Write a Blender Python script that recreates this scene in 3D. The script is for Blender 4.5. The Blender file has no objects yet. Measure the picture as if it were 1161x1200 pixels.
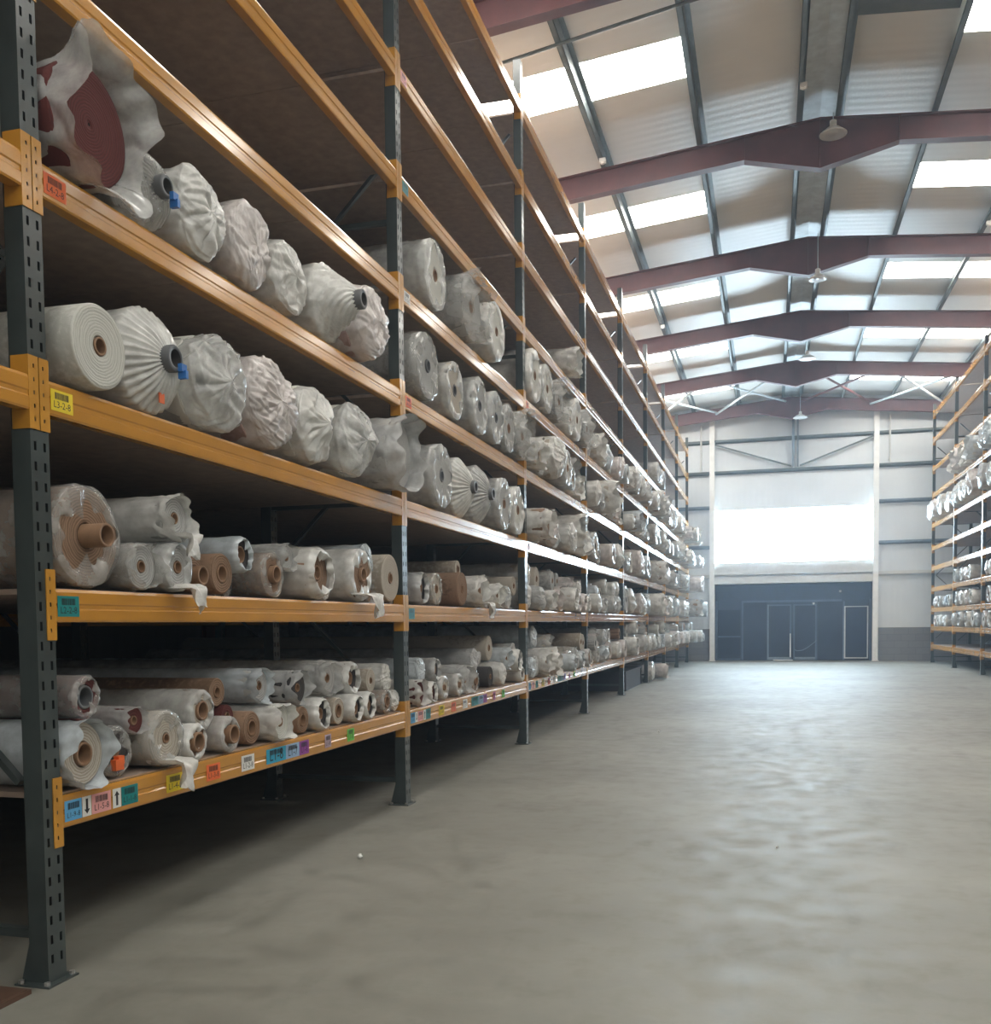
import bpy, math, random
import numpy as np
from mathutils import Matrix, Vector

sc = bpy.context.scene
COL = sc.collection
rng = random.Random(7)

# ------------------------------------------------------------------ camera
IMG_W, IMG_H = 1161.0, 1200.0
FPX, CX, CY = 1153.29, 580.5, 788.98
YAW, PITCH, ROLL, CAM_H = 0.2718, -0.0496, -0.0111, 1.3807
_F = Vector((-math.sin(YAW) * math.cos(PITCH), math.cos(YAW) * math.cos(PITCH), math.sin(PITCH)))
_R0 = Vector((math.cos(YAW), math.sin(YAW), 0)); _U0 = _R0.cross(_F)
_R = _R0 * math.cos(ROLL) + _U0 * math.sin(ROLL); _U = -_R0 * math.sin(ROLL) + _U0 * math.cos(ROLL)
cam_d = bpy.data.cameras.new('camera'); cam = bpy.data.objects.new('camera', cam_d); COL.objects.link(cam)
cam_d.sensor_fit = 'HORIZONTAL'; cam_d.sensor_width = 36.0; cam_d.lens = FPX / IMG_W * 36.0
cam_d.shift_x = 0.0; cam_d.shift_y = (CY - IMG_H / 2) / IMG_W; cam_d.clip_end = 200; cam_d.clip_start = 0.05
cam.matrix_world = Matrix(((_R.x, _U.x, -_F.x, 0), (_R.y, _U.y, -_F.y, 0), (_R.z, _U.z, -_F.z, CAM_H), (0, 0, 0, 1)))
sc.camera = cam

# ------------------------------------------------------------------ light and exposure
SKYLIGHT_E = 17.0      # translucent roof sheets, lit by the sky above
WINDOW_E = 36.0        # tall window in the end wall
w = bpy.data.worlds.new('sky'); sc.world = w; w.use_nodes = True
w.node_tree.nodes['Background'].inputs[0].default_value = (0.75, 0.87, 1.0, 1)
w.node_tree.nodes['Background'].inputs[1].default_value = 1.0
BLOOM_HAZE = 0.0042          # scatter added for lens bloom: veils the far end, glows around the window
_wt = w.node_tree; _sc = _wt.nodes.new('ShaderNodeVolumeScatter'); _sc.inputs['Color'].default_value = (0.66, 0.82, 1.0, 1)
_sc.inputs['Density'].default_value = BLOOM_HAZE; _sc.inputs['Anisotropy'].default_value = 0.55
_wt.links.new(_sc.outputs[0], _wt.nodes['World Output'].inputs['Volume'])
sc.cycles.volume_bounces = 0
vs = sc.view_settings
vs.view_transform = 'Standard'; vs.look = 'None'; vs.gamma = 1.0; vs.exposure = 0.08; vs.use_curve_mapping = False
sc.cycles.use_denoising = True
sc.cycles.max_bounces = 8; sc.cycles.diffuse_bounces = 5; sc.cycles.glossy_bounces = 4
sc.cycles.transparent_max_bounces = 12; sc.cycles.sample_clamp_indirect = 6.0
sc.cycles.caustics_reflective = False; sc.cycles.caustics_refractive = False

# ------------------------------------------------------------------ pixel helpers (a pixel is only a direction)
def ray(x, y): return _F + _R * ((x - CX) / FPX) - _U * ((y - CY) / FPX)
def at_x(x, y, X):
    d = ray(x, y); t = X / d.x; return Vector((0, 0, CAM_H)) + d * t
def at_y(x, y, Y):
    d = ray(x, y); t = Y / d.y; return Vector((0, 0, CAM_H)) + d * t
def at_z(x, y, Z):
    d = ray(x, y); t = (Z - CAM_H) / d.z; return Vector((0, 0, CAM_H)) + d * t
def depth_of(P): return (Vector(P) - Vector((0, 0, CAM_H))).dot(_F)

# ------------------------------------------------------------------ materials
MATS = {}
def new_mat(name):
    m = bpy.data.materials.new(name); m.use_nodes = True; MATS[name] = m
    nt = m.node_tree; return m, nt, nt.nodes['Principled BSDF'], nt.links
def tex_noise(nt, scale, detail=4, coord='Object', rough=0.55, mapscale=None):
    tc = nt.nodes.new('ShaderNodeTexCoord'); n = nt.nodes.new('ShaderNodeTexNoise')
    n.inputs['Scale'].default_value = scale; n.inputs['Detail'].default_value = detail; n.inputs['Roughness'].default_value = rough
    if mapscale:
        mp = nt.nodes.new('ShaderNodeMapping'); mp.inputs['Scale'].default_value = mapscale
        nt.links.new(tc.outputs[coord], mp.inputs['Vector']); nt.links.new(mp.outputs[0], n.inputs['Vector'])
    else: nt.links.new(tc.outputs[coord], n.inputs['Vector'])
    return n
def ramp(nt, src, stops):
    r = nt.nodes.new('ShaderNodeValToRGB'); cr = r.color_ramp
    while len(cr.elements) < len(stops): cr.elements.new(0.5)
    for e, (p, c) in zip(cr.elements, stops): e.position = p; e.color = (*c, 1) if len(c) == 3 else c
    nt.links.new(src, r.inputs[0]); return r
def bump(nt, src, bsdf, strength, dist=0.01):
    b = nt.nodes.new('ShaderNodeBump'); b.inputs['Strength'].default_value = strength; b.inputs['Distance'].default_value = dist
    nt.links.new(src, b.inputs['Height']); nt.links.new(b.outputs[0], bsdf.inputs['Normal']); return b
def simple(name, col, rough=0.5, metal=0.0, var=0.15, nscale=6.0, bmp=0.0, bscale=60.0, spec=0.5, coat=0.0, coord='Object'):
    m, nt, b, L = new_mat(name)
    n = tex_noise(nt, nscale, 4, coord)
    lo = tuple(max(0, c * (1 - var)) for c in col); hi = tuple(min(1, c * (1 + var)) for c in col)
    r = ramp(nt, n.outputs[0], [(0.3, lo), (0.7, hi)]); L.new(r.outputs[0], b.inputs['Base Color'])
    b.inputs['Roughness'].default_value = rough; b.inputs['Metallic'].default_value = metal
    b.inputs['Specular IOR Level'].default_value = spec; b.inputs['Coat Weight'].default_value = coat
    b.inputs['Coat Roughness'].default_value = 0.12
    if bmp: n2 = tex_noise(nt, bscale, 3, coord); bump(nt, n2.outputs[0], b, bmp)
    return m

def mat_floor():
    m, nt, b, L = new_mat('concrete_floor')
    n1 = tex_noise(nt, 0.5, 7, 'Object', 0.6); n2 = tex_noise(nt, 5.0, 6, 'Object', 0.65); n3 = tex_noise(nt, 60, 3)
    r1 = ramp(nt, n1.outputs[0], [(0.3, (0.158, 0.152, 0.128)), (0.5, (0.20, 0.194, 0.166)), (0.72, (0.262, 0.255, 0.224))])
    r2 = ramp(nt, n2.outputs[0], [(0.32, (0.82, 0.82, 0.82)), (0.5, (1, 1, 1)), (0.75, (1.0, 1.0, 1.0))])
    mx = nt.nodes.new('ShaderNodeMixRGB'); mx.blend_type = 'MULTIPLY'; mx.inputs[0].default_value = 1
    L.new(r1.outputs[0], mx.inputs[1]); L.new(r2.outputs[0], mx.inputs[2])
    n4 = tex_noise(nt, 2.2, 5, 'Object', 0.6, (1.0, 0.35, 1))      # worn patches and tyre smears
    r4 = ramp(nt, n4.outputs[0], [(0.30, (0.74, 0.73, 0.72)), (0.44, (1, 1, 1)), (0.66, (1, 1, 1)), (0.74, (1.14, 1.14, 1.13))])
    mx2 = nt.nodes.new('ShaderNodeMixRGB'); mx2.blend_type = 'MULTIPLY'; mx2.inputs[0].default_value = 0.8
    L.new(mx.outputs[0], mx2.inputs[1]); L.new(r4.outputs[0], mx2.inputs[2]); L.new(mx2.outputs[0], b.inputs['Base Color'])
    rr = ramp(nt, n2.outputs[0], [(0.35, (0.46,) * 3), (0.7, (0.72,) * 3)]); L.new(rr.outputs[0], b.inputs['Roughness'])
    bump(nt, n3.outputs[0], b, 0.12, 0.004)
mat_floor()

def mat_sheet(name, col, axis, freq, strength):
    m, nt, b, L = new_mat(name)
    tc = nt.nodes.new('ShaderNodeTexCoord'); wv = nt.nodes.new('ShaderNodeTexWave'); wv.bands_direction = axis
    wv.inputs['Scale'].default_value = freq; wv.inputs['Distortion'].default_value = 0
    L.new(tc.outputs['Object'], wv.inputs['Vector'])
    n = tex_noise(nt, 0.8, 5)
    r = ramp(nt, n.outputs[0], [(0.3, tuple(c * 0.88 for c in col)), (0.7, col)]); L.new(r.outputs[0], b.inputs['Base Color'])
    b.inputs['Roughness'].default_value = 0.42; bump(nt, wv.outputs[0], b, strength, 0.02)
mat_sheet('roof_liner', (0.86, 0.85, 0.80), 'Y', 1.6, 0.10)
mat_sheet('wall_liner', (0.77, 0.80, 0.82), 'X', 1.6, 0.12)
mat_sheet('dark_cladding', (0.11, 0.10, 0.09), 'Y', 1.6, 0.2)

def mat_block():
    m, nt, b, L = new_mat('block_wall')
    tc = nt.nodes.new('ShaderNodeTexCoord'); mp = nt.nodes.new('ShaderNodeMapping'); mp.inputs['Rotation'].default_value = (math.pi / 2, 0, 0)
    br = nt.nodes.new('ShaderNodeTexBrick'); br.inputs['Scale'].default_value = 1.0
    br.inputs['Brick Width'].default_value = 0.45; br.inputs['Row Height'].default_value = 0.225; br.inputs['Mortar Size'].default_value = 0.008
    br.inputs['Color1'].default_value = (0.20, 0.20, 0.21, 1); br.inputs['Color2'].default_value = (0.23, 0.23, 0.235, 1); br.inputs['Mortar'].default_value = (0.17, 0.17, 0.17, 1)
    L.new(tc.outputs['Object'], mp.inputs[0]); L.new(mp.outputs[0], br.inputs['Vector']); L.new(br.outputs[0], b.inputs['Base Color'])
    b.inputs['Roughness'].default_value = 0.85; bump(nt, br.outputs['Fac'], b, -0.3, 0.01)
mat_block()

simple('rafter_red', (0.13, 0.032, 0.03), 0.5, var=0.18, nscale=3)
simple('purlin_grey', (0.12, 0.145, 0.145), 0.45, 0.2, var=0.15)
simple('galvanised', (0.62, 0.68, 0.70), 0.45, 0.1, var=0.15)
simple('girt_blue', (0.20, 0.25, 0.30), 0.45, 0.2)
simple('white_steel', (0.90, 0.90, 0.88), 0.4, var=0.05)
simple('cream_steel', (0.62, 0.62, 0.60), 0.45, var=0.06)
simple('beam_orange', (0.52, 0.24, 0.034), 0.23, var=0.10, nscale=2.5, bmp=0.03, bscale=14, coat=0.5)
simple('beam_yellow', (0.53, 0.25, 0.03), 0.28, var=0.12, nscale=5, coat=0.4)
simple('post_green', (0.045, 0.058, 0.058), 0.30, 0.0, var=0.25, nscale=4, spec=0.6, coat=0.25)
simple('chipboard', (0.36, 0.275, 0.22), 0.6, var=0.16, nscale=12, bmp=0.06, bscale=120)
simple('plywood_brown', (0.085, 0.045, 0.028), 0.6, var=0.2)
simple('steel_plate', (0.16, 0.155, 0.14), 0.5, 0.3)
simple('bolt_steel', (0.5, 0.5, 0.48), 0.35, 0.8)
simple('dark_panel', (0.012, 0.022, 0.06), 0.35, var=0.2)
simple('dark_glass', (0.008, 0.016, 0.045), 0.07, var=0.2, nscale=1.5)
simple('frame_dark', (0.09, 0.13, 0.20), 0.35)
simple('roof_dark', (0.09, 0.10, 0.085), 0.5)
simple('lamp_grey', (0.8, 0.81, 0.8), 0.35, var=0.05)
simple('box_dark', (0.035, 0.028, 0.032), 0.6)
simple('paper_white', (0.72, 0.72, 0.70), 0.55, var=0.04)
simple('ink_black', (0.012, 0.012, 0.014), 0.5, var=0.05)
simple('cardboard', (0.235, 0.135, 0.075), 0.7, var=0.15, nscale=18)
simple('core_grey', (0.10, 0.105, 0.11), 0.5)
simple('clip_blue', (0.03, 0.16, 0.48), 0.4)
simple('tape_orange', (0.75, 0.14, 0.03), 0.5)
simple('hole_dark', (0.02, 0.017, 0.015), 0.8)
LABEL_COLS = {'blue': (0.10, 0.36, 0.62), 'pink': (0.72, 0.33, 0.31), 'teal': (0.0, 0.20, 0.20), 'yellow': (0.75, 0.56, 0.01),
              'orange': (0.78, 0.15, 0.035), 'white': (0.72, 0.72, 0.68), 'cyan': (0.02, 0.34, 0.52), 'lightblue': (0.28, 0.42, 0.60),
              'purple': (0.28, 0.05, 0.30), 'lilac': (0.45, 0.33, 0.38), 'green': (0.14, 0.52, 0.05), 'magenta': (0.42, 0.09, 0.20)}
for k, c in LABEL_COLS.items(): simple('label_' + k, c, 0.45, var=0.06)

def mat_carpet(name, c1, c2):
    m, nt, b, L = new_mat('carpet_' + name)
    tc = nt.nodes.new('ShaderNodeTexCoord'); sep = nt.nodes.new('ShaderNodeSeparateXYZ'); cmb = nt.nodes.new('ShaderNodeCombineXYZ')
    ln = nt.nodes.new('ShaderNodeVectorMath'); ln.operation = 'LENGTH'
    L.new(tc.outputs['Object'], sep.inputs[0]); L.new(sep.outputs[1], cmb.inputs[1]); L.new(sep.outputs[2], cmb.inputs[2]); L.new(cmb.outputs[0], ln.inputs[0])
    n = tex_noise(nt, 30, 4)
    nadd = nt.nodes.new('ShaderNodeMath'); nadd.operation = 'MULTIPLY_ADD'; nadd.inputs[1].default_value = 0.012
    L.new(n.outputs[0], nadd.inputs[0]); L.new(ln.outputs['Value'], nadd.inputs[2])
    mu = nt.nodes.new('ShaderNodeMath'); mu.operation = 'MULTIPLY'; mu.inputs[1].default_value = 520.0
    L.new(nadd.outputs[0], mu.inputs[0]); sn = nt.nodes.new('ShaderNodeMath'); sn.operation = 'SINE'; L.new(mu.outputs[0], sn.inputs[0])
    mr = nt.nodes.new('ShaderNodeMapRange'); mr.inputs[1].default_value = -1; L.new(sn.outputs[0], mr.inputs[0])
    r = ramp(nt, mr.outputs[0], [(0.0, c2), (0.6, c1)]); L.new(r.outputs[0], b.inputs['Base Color'])
    b.inputs['Roughness'].default_value = 0.9; bump(nt, mr.outputs[0], b, 0.35, 0.004)
mat_carpet('beige', (0.46, 0.42, 0.36), (0.30, 0.26, 0.21))
mat_carpet('grey', (0.40, 0.40, 0.39), (0.26, 0.26, 0.25))
mat_carpet('white', (0.58, 0.58, 0.54), (0.44, 0.44, 0.40))
mat_carpet('brown', (0.27, 0.17, 0.11), (0.14, 0.085, 0.05))
mat_carpet('red', (0.105, 0.022, 0.019), (0.07, 0.014, 0.012))
mat_carpet('dark', (0.055, 0.05, 0.05), (0.025, 0.023, 0.023))
mat_carpet('pink', (0.45, 0.33, 0.31), (0.32, 0.22, 0.20))

def mat_film(name, col, alpha, rough):
    m, nt, b, L = new_mat('film_' + name)
    n = tex_noise(nt, 9, 5, 'Object', 0.6)
    r = ramp(nt, n.outputs[0], [(0.35, tuple(c * 0.9 for c in col)), (0.65, col)]); L.new(r.outputs[0], b.inputs['Base Color'])
    n2 = tex_noise(nt, 7, 4, 'Object', 0.55); n2.noise_type = 'RIDGED_MULTIFRACTAL'; n2.normalize = True; n2.inputs['Distortion'].default_value = 0.6
    bump(nt, n2.outputs[0], b, 0.75, 0.025)
    mr = nt.nodes.new('ShaderNodeMapRange'); mr.inputs[1].default_value = 0.35; mr.inputs[2].default_value = 0.65
    mr.inputs[3].default_value = max(0, alpha - 0.13); mr.inputs[4].default_value = min(1, alpha + 0.13)
    L.new(n.outputs[0], mr.inputs[0]); L.new(mr.outputs[0], b.inputs['Alpha'])
    b.inputs['Roughness'].default_value = rough * 0.95; b.inputs['Specular IOR Level'].default_value = 0.62
    b.inputs['Coat Weight'].default_value = 0.2; b.inputs['Coat Roughness'].default_value = 0.12
mat_film('white', (0.72, 0.72, 0.695), 0.86, 0.27)
mat_film('clear', (0.55, 0.55, 0.53), 0.42, 0.18)
mat_film('milky', (0.64, 0.65, 0.64), 0.58, 0.22)
mat_film('grey', (0.56, 0.57, 0.57), 0.80, 0.25)
mat_film('pink', (0.69, 0.645, 0.63), 0.86, 0.28)
mat_film('blue', (0.58, 0.64, 0.68), 0.84, 0.25)

def mat_emit(name, col, strength):
    m, nt, b, L = new_mat(name)
    b.inputs['Base Color'].default_value = (*[c * 0.8 for c in col], 1); b.inputs['Roughness'].default_value = 0.4
    b.inputs['Emission Color'].default_value = (*col, 1); b.inputs['Emission Strength'].default_value = strength
mat_emit('skylight_sheet', (1.0, 0.98, 0.92), SKYLIGHT_E)
mat_emit('window_sheet', (0.64, 0.84, 1.0), WINDOW_E)

# ------------------------------------------------------------------ mesh helpers
class MB:
    def __init__(s): s.v = []; s.f = []; s.m = []
    def quad(s, a, b, c, d, m=0):
        i = len(s.v); s.v += [a, b, c, d]; s.f.append((i, i + 1, i + 2, i + 3)); s.m.append(m)
    def box(s, x0, x1, y0, y1, z0, z1, m=0):
        i = len(s.v)
        s.v += [(x0, y0, z0), (x1, y0, z0), (x1, y1, z0), (x0, y1, z0), (x0, y0, z1), (x1, y0, z1), (x1, y1, z1), (x0, y1, z1)]
        for f in ((0, 3, 2, 1), (4, 5, 6, 7), (0, 1, 5, 4), (1, 2, 6, 5), (2, 3, 7, 6), (3, 0, 4, 7)): s.f.append(tuple(i + k for k in f)); s.m.append(m)
    def bar(s, p, q, w, h, m=0):
        p = Vector(p); q = Vector(q); d = (q - p).normalized(); up = Vector((0, 0, 1)) if abs(d.z) < 0.95 else Vector((1, 0, 0))
        r = d.cross(up).normalized(); u = r.cross(d); i = len(s.v)
        for c in (p, q):
            for a, b in ((-1, -1), (1, -1), (1, 1), (-1, 1)): s.v.append(tuple(c + r * (a * w / 2) + u * (b * h / 2)))
        for f in ((0, 1, 2, 3), (7, 6, 5, 4), (0, 4, 5, 1), (1, 5, 6, 2), (2, 6, 7, 3), (3, 7, 4, 0)): s.f.append(tuple(i + k for k in f)); s.m.append(m)
    def tube(s, pts, rad, n=10, m=0, cap=True):
        pts = [Vector(p) for p in pts]; base = len(s.v)
        for k, p in enumerate(pts):
            d = (pts[min(k + 1, len(pts) - 1)] - pts[max(k - 1, 0)]).normalized(); up = Vector((0, 0, 1)) if abs(d.z) < 0.9 else Vector((1, 0, 0))
            r = d.cross(up).normalized(); u = r.cross(d)
            for j in range(n):
                t = 2 * math.pi * j / n; s.v.append(tuple(p + r * (rad * math.cos(t)) + u * (rad * math.sin(t))))
        for k in range(len(pts) - 1):
            for j in range(n):
                a = base + k * n + j; b2 = base + k * n + (j + 1) % n; s.f.append((a, b2, b2 + n, a + n)); s.m.append(m)
        if cap:
            s.f.append(tuple(base + j for j in range(n))[::-1]); s.m.append(m); e = base + (len(pts) - 1) * n; s.f.append(tuple(e + j for j in range(n))); s.m.append(m)
    def prism(s, outline, axis, lo, hi, m=0):
        """outline: list of 2d points in the plane perpendicular to axis ('x': (y,z), 'y': (x,z))."""
        i = len(s.v); n = len(outline)
        for t in (lo, hi):
            for (a, b) in outline: s.v.append((t, a, b) if axis == 'x' else (a, t, b))
        s.f.append(tuple(range(i, i + n))); s.m.append(m); s.f.append(tuple(range(i + 2 * n - 1, i + n - 1, -1))); s.m.append(m)
        for k in range(n):
            l = (k + 1) % n; s.f.append((i + k, i + l, i + n + l, i + n + k)); s.m.append(m)
    def lathe(s, prof, n=24, m=0, c=(0, 0, 0)):
        """profile of (radius, z) about the vertical axis."""
        i = len(s.v)
        for r, z in prof:
            for j in range(n): t = 2 * math.pi * j / n; s.v.append((c[0] + r * math.cos(t), c[1] + r * math.sin(t), c[2] + z))
        for k in range(len(prof) - 1):
            for j in range(n):
                a = i + k * n + j; b = i + k * n + (j + 1) % n; s.f.append((a, b, b + n, a + n)); s.m.append(m)
    def mesh(s, name, mats, smooth=False):
        me = bpy.data.meshes.new(name); me.from_pydata(s.v, [], s.f)
        for k in mats: me.materials.append(MATS[k])
        if len(mats) > 1: me.polygons.foreach_set('material_index', s.m)
        if smooth: me.polygons.foreach_set('use_smooth', [True] * len(s.f))
        me.update(); return me

WLOC = {}
def place(name, me, loc=(0, 0, 0), parent=None, rz=0.0):
    o = bpy.data.objects.new(name, me); COL.objects.link(o); loc = Vector(loc)
    if parent is not None: o.parent = parent; o.location = loc - WLOC[parent.name]
    else: o.location = loc
    if rz: o.rotation_euler = (0, 0, rz)
    WLOC[o.name] = loc; return o
def tag(o, label=None, cat=None, group=None, kind=None):
    if label: o['label'] = label
    if cat: o['category'] = cat
    if group: o['group'] = group
    if kind: o['kind'] = kind
    return o
def build(name, mb, mats, loc=(0, 0, 0), parent=None, smooth=False):
    if isinstance(mats, str): mats = [mats]
    return place(name, mb.mesh(name, mats, smooth), loc, parent)
def structure(name, mb, mats, label=None, cat=None, smooth=False):
    return tag(build(name, mb, mats, smooth=smooth), label, cat, kind='structure')

# ------------------------------------------------------------------ the building
XL, XR, Y0, YW = -7.05, 8.49, -12.6, 35.70
RX, RZ, SL = 0.72, 8.96, 0.095          # ridge position, rafter top height and roof slope
rt = lambda x: RZ - SL * abs(x - RX)
PUR = 0.20
FRAMES = [35.2 - 4.78 * i for i in range(11)]
mb = MB(); mb.box(XL - 0.3, XR + 0.3, Y0, YW + 2.0, -0.2, 0.0); structure('floor', mb, 'concrete_floor', 'grey worn concrete warehouse floor', 'floor')
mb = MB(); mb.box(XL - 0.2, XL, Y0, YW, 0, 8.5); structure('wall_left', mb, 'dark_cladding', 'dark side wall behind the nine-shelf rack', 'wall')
mb = MB(); mb.box(XR, XR + 0.2, Y0, YW, 0, 8.5); structure('wall_right', mb, 'wall_liner', 'pale side wall behind the eleven-shelf rack', 'wall')
mb = MB(); mb.box(XL - .2, XR + .2, Y0 - 0.2, Y0, 0, 9.4); structure('wall_front', mb, 'wall_liner', 'pale end wall opposite the roller shutter', 'wall')

OX0, OX1, OZ, WZ0, WZ1 = -1.90, 3.38, 2.70, 3.42, 5.28
mb = MB()
def wallbox(x0, x1, z0, z1): mb.box(x0, x1, YW, YW + 0.2, z0, z1)
wallbox(XL - .2, OX0, 1.10, 8.5); wallbox(OX1, XR + .2, 1.10, 8.5); wallbox(OX0, OX1, WZ1, 8.5); wallbox(OX0, OX1, OZ, WZ0)
mb.prism([(XL - .2, 8.5), (XR + .2, 8.5), (XR + .2, rt(XR) + .25), (RX, RZ + 0.25), (XL - .2, rt(XL) + .25)], 'y', YW, YW + 0.2)
structure('wall_back', mb, 'wall_liner', 'pale panelled gable wall at the end of the aisle', 'wall')
for nm, a, b in (('trim_1', XL - .2, OX0), ('trim_2', OX1, XR + .2)):
    mb = MB(); mb.box(a, b, YW - 0.06, YW + 0.2, 0, 1.10); mb.box(a, b, YW - 0.075, YW, 1.10, 1.13)
    structure(nm, mb, 'block_wall', 'grey block plinth at the foot of the gable wall', 'plinth')

# roof lining with holes where the translucent sheets are
SKY_Y = [(fy - 2.66, fy - 1.66) for fy in FRAMES[:-1]]
SKY_X = [(-5.55, -2.56), (-2.52, -1.06), (2.36, 3.84), (3.88, 6.85)]
mb = MB(); zr = lambda x: rt(x) + PUR + 0.03
xs = sorted({XL - .2, XR + .2, RX} | {v for p in SKY_X for v in p}); ys = sorted({Y0 - .2, YW + .2} | {v for p in SKY_Y for v in p})
for i in range(len(xs) - 1):
    for j in range(len(ys) - 1):
        if (xs[i], xs[i + 1]) in SKY_X and (ys[j], ys[j + 1]) in SKY_Y: continue
        a, b, c, d = xs[i], xs[i + 1], ys[j], ys[j + 1]
        mb.quad((a, c, zr(a)), (a, d, zr(a)), (b, d, zr(b)), (b, c, zr(b)))
        mb.quad((a, c, zr(a) + .06), (b, c, zr(b) + .06), (b, d, zr(b) + .06), (a, d, zr(a) + .06))
structure('ceiling', mb, 'roof_liner', 'off-white sheet lining of the low pitched roof', 'ceiling')
wn = 2
for (a, b) in SKY_X:
    for (c, d) in SKY_Y:
        mb = MB(); mb.prism([(a, zr(a) + .005), (b, zr(b) + .005), (b, zr(b) + .03), (a, zr(a) + .03)], 'y', c, d)
        structure('window_%d' % wn, mb, 'skylight_sheet', 'bright translucent rooflight sheet between the purlins', 'rooflight'); wn += 1
mb = MB(); mb.prism([(0.97, zr(.97) - .035), (2.27, zr(2.27) - .035), (2.27, zr(2.27) - .005), (.97, zr(.97) - .005)], 'y', 11.5, 13.80)
structure('trim_3', mb, 'roof_dark', 'dark grey roof panel beside the ridge', 'roof panel')

# purlins: Z sections on top of the rafters
pn = 4
PX = [0.44, -1.04, -2.54, -4.04, -5.54, -6.9, 1.0, 2.34, 3.86, 5.36, 6.86, 8.3]
for x in PX:
    mb = MB(); z = rt(x); mb.box(-.006, .006, Y0, YW, z, z + PUR); mb.box(-.07, .006, Y0, YW, z, z + .01); mb.box(-.07, -.06, Y0, YW, z, z + .03); mb.box(-.006, .07, Y0, YW, z + PUR - .01, z + PUR)
    o = tag(build('purlin', mb, 'purlin_grey', (x, 0, 0)), 'grey roof purlin running the length of the warehouse', 'purlin', 'roof purlins', 'structure')
mb = MB(); mb.prism([(0.47, rt(.47) + .13), (0.72, RZ + .15), (0.97, rt(.97) + .13), (0.97, rt(.97) + .15), (0.72, RZ + .17), (.47, rt(.47) + .15)], 'y', Y0, YW)
structure('trim_4', mb, 'galvanised', 'flat galvanised ridge strip between two purlins', 'ridge strip')

# portal frames
def rafter_mesh():
    mb = MB(); H = 0.38; N = 1.12
    def bot(x):
        d = abs(x - RX); return rt(x) - H - max(0, (1 - d / N)) * 0.37
    xsr = [XL + .02, RX - N, RX, RX + N, XR - .02]
    web = [(x, rt(x)) for x in (xsr[0], RX, xsr[-1])]; low = [(x, bot(x)) for x in reversed(xsr)]
    mb.prism(web + low, 'y', -.006, .006)
    for i in range(len(xsr) - 1):
        a, b = xsr[i], xsr[i + 1]
        mb.prism([(a, bot(a)), (b, bot(b)), (b, bot(b) + .014), (a, bot(a) + .014)], 'y', -.085, .085)
    for a, b in ((xsr[0], RX), (RX, xsr[-1])):
        mb.prism([(a, rt(a) - .014), (b, rt(b) - .014), (b, rt(b)), (a, rt(a))], 'y', -.085, .085)
    for x in (RX - N, RX, RX + N):
        mb.box(x - .008, x + .008, -.08, .08, bot(x), rt(x))
    return mb.mesh('rafter', ['rafter_red'])
rm = rafter_mesh()
ordw = ['zero', 'first', 'second', 'third', 'fourth', 'fifth', 'sixth', 'seventh', 'eighth', 'ninth', 'tenth', 'eleventh']
for i, fy in enumerate(FRAMES):
    tag(place('rafter', rm, (0, fy, 0)), 'maroon steel roof rafter with deep apex haunch, %s from the gable wall' % ordw[i + 1], 'rafter', 'portal frame rafters', 'structure')
    for sd_, x in ((1, XL), (-1, XR)):
        x0, x1 = sorted((x + sd_ * .005, x + sd_ * .25)); cm = MB(); cm.box(x0, x1, -.006, .006, 0, 8.0); cm.box(x0, x0 + .014, -.085, .085, 0, 8.0); cm.box(x1 - .014, x1, -.085, .085, 0, 8.0)
        tag(build('portal_column', cm, 'rafter_red', (0, fy, 0)), 'maroon steel column against the side wall, %s from the gable wall' % ordw[i + 1], 'column', 'portal frame columns', 'structure')

# gable wall steelwork: white columns, girts, bracing
for x, zt, hw in ((-1.955, 8.42, .085), (3.44, 8.42, .085)):
    mb = MB(); mb.box(x - hw, x + hw, YW - .20, YW - .185, 0, zt - .02); mb.box(x - hw, x + hw, YW - .02, YW - .006, 0, zt - .02); mb.box(x - .006, x + .006, YW - .19, YW - .01, 0, zt - .02)
    mb.box(x - hw - .03, x + hw + .03, YW - .24, YW, 0, .02)
    tag(build('gable_post', mb, 'white_steel'), 'tall white steel post at the side of the shutter opening', 'post', 'white posts beside the shutter', 'structure')
for x, z0 in ((-2.33, 6.65), (3.86, 6.65)):
    mb = MB(); mb.tube([(x, YW - .15, z0), (x, YW - .15, 8.25)], .03, 8); mb.box(x - .04, x + .04, YW - .15, YW, z0 + .1, z0 + .13); mb.box(x - .04, x + .04, YW - .15, YW, 8.1, 8.13)
    tag(build('drop_pipe', mb, 'cream_steel'), 'thin pale pipe beside a tall white post high on the gable', 'pipe', 'thin pipes on gable', 'structure')
GZ = [7.66, 6.58, 5.38, 4.0]
def girt(x0, x1, z, m, lab):
    mb = MB(); mb.box(x0, x1, YW - .012, YW, z - .06, z + .06); mb.box(x0, x1, YW - .13, YW - .01, z + .05, z + .06); mb.box(x0, x1, YW - .13, YW - .12, z - .01, z + .05)
    tag(build('wall_rail', mb, m), lab, 'wall rail', kind='structure')
for z in GZ[:2]: girt(XL, XR, z, 'purlin_grey', 'long grey wall rail across the upper gable')
for z in GZ[2:]:
    girt(XL, -2.05, z, 'girt_blue', 'blue-grey wall rail beside the bright gable window'); girt(3.53, XR, z, 'girt_blue', 'blue-grey wall rail beside the bright gable window')
for x0, x1 in ((XL, -2.05), (3.53, XR)):
    mb = MB(); mb.box(x0, x1, YW - .09, YW, 2.93, 3.04); tag(build('wall_ledge', mb, 'cream_steel'), 'pale ledge on the gable wall at shutter height', 'ledge', kind='structure')
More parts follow.
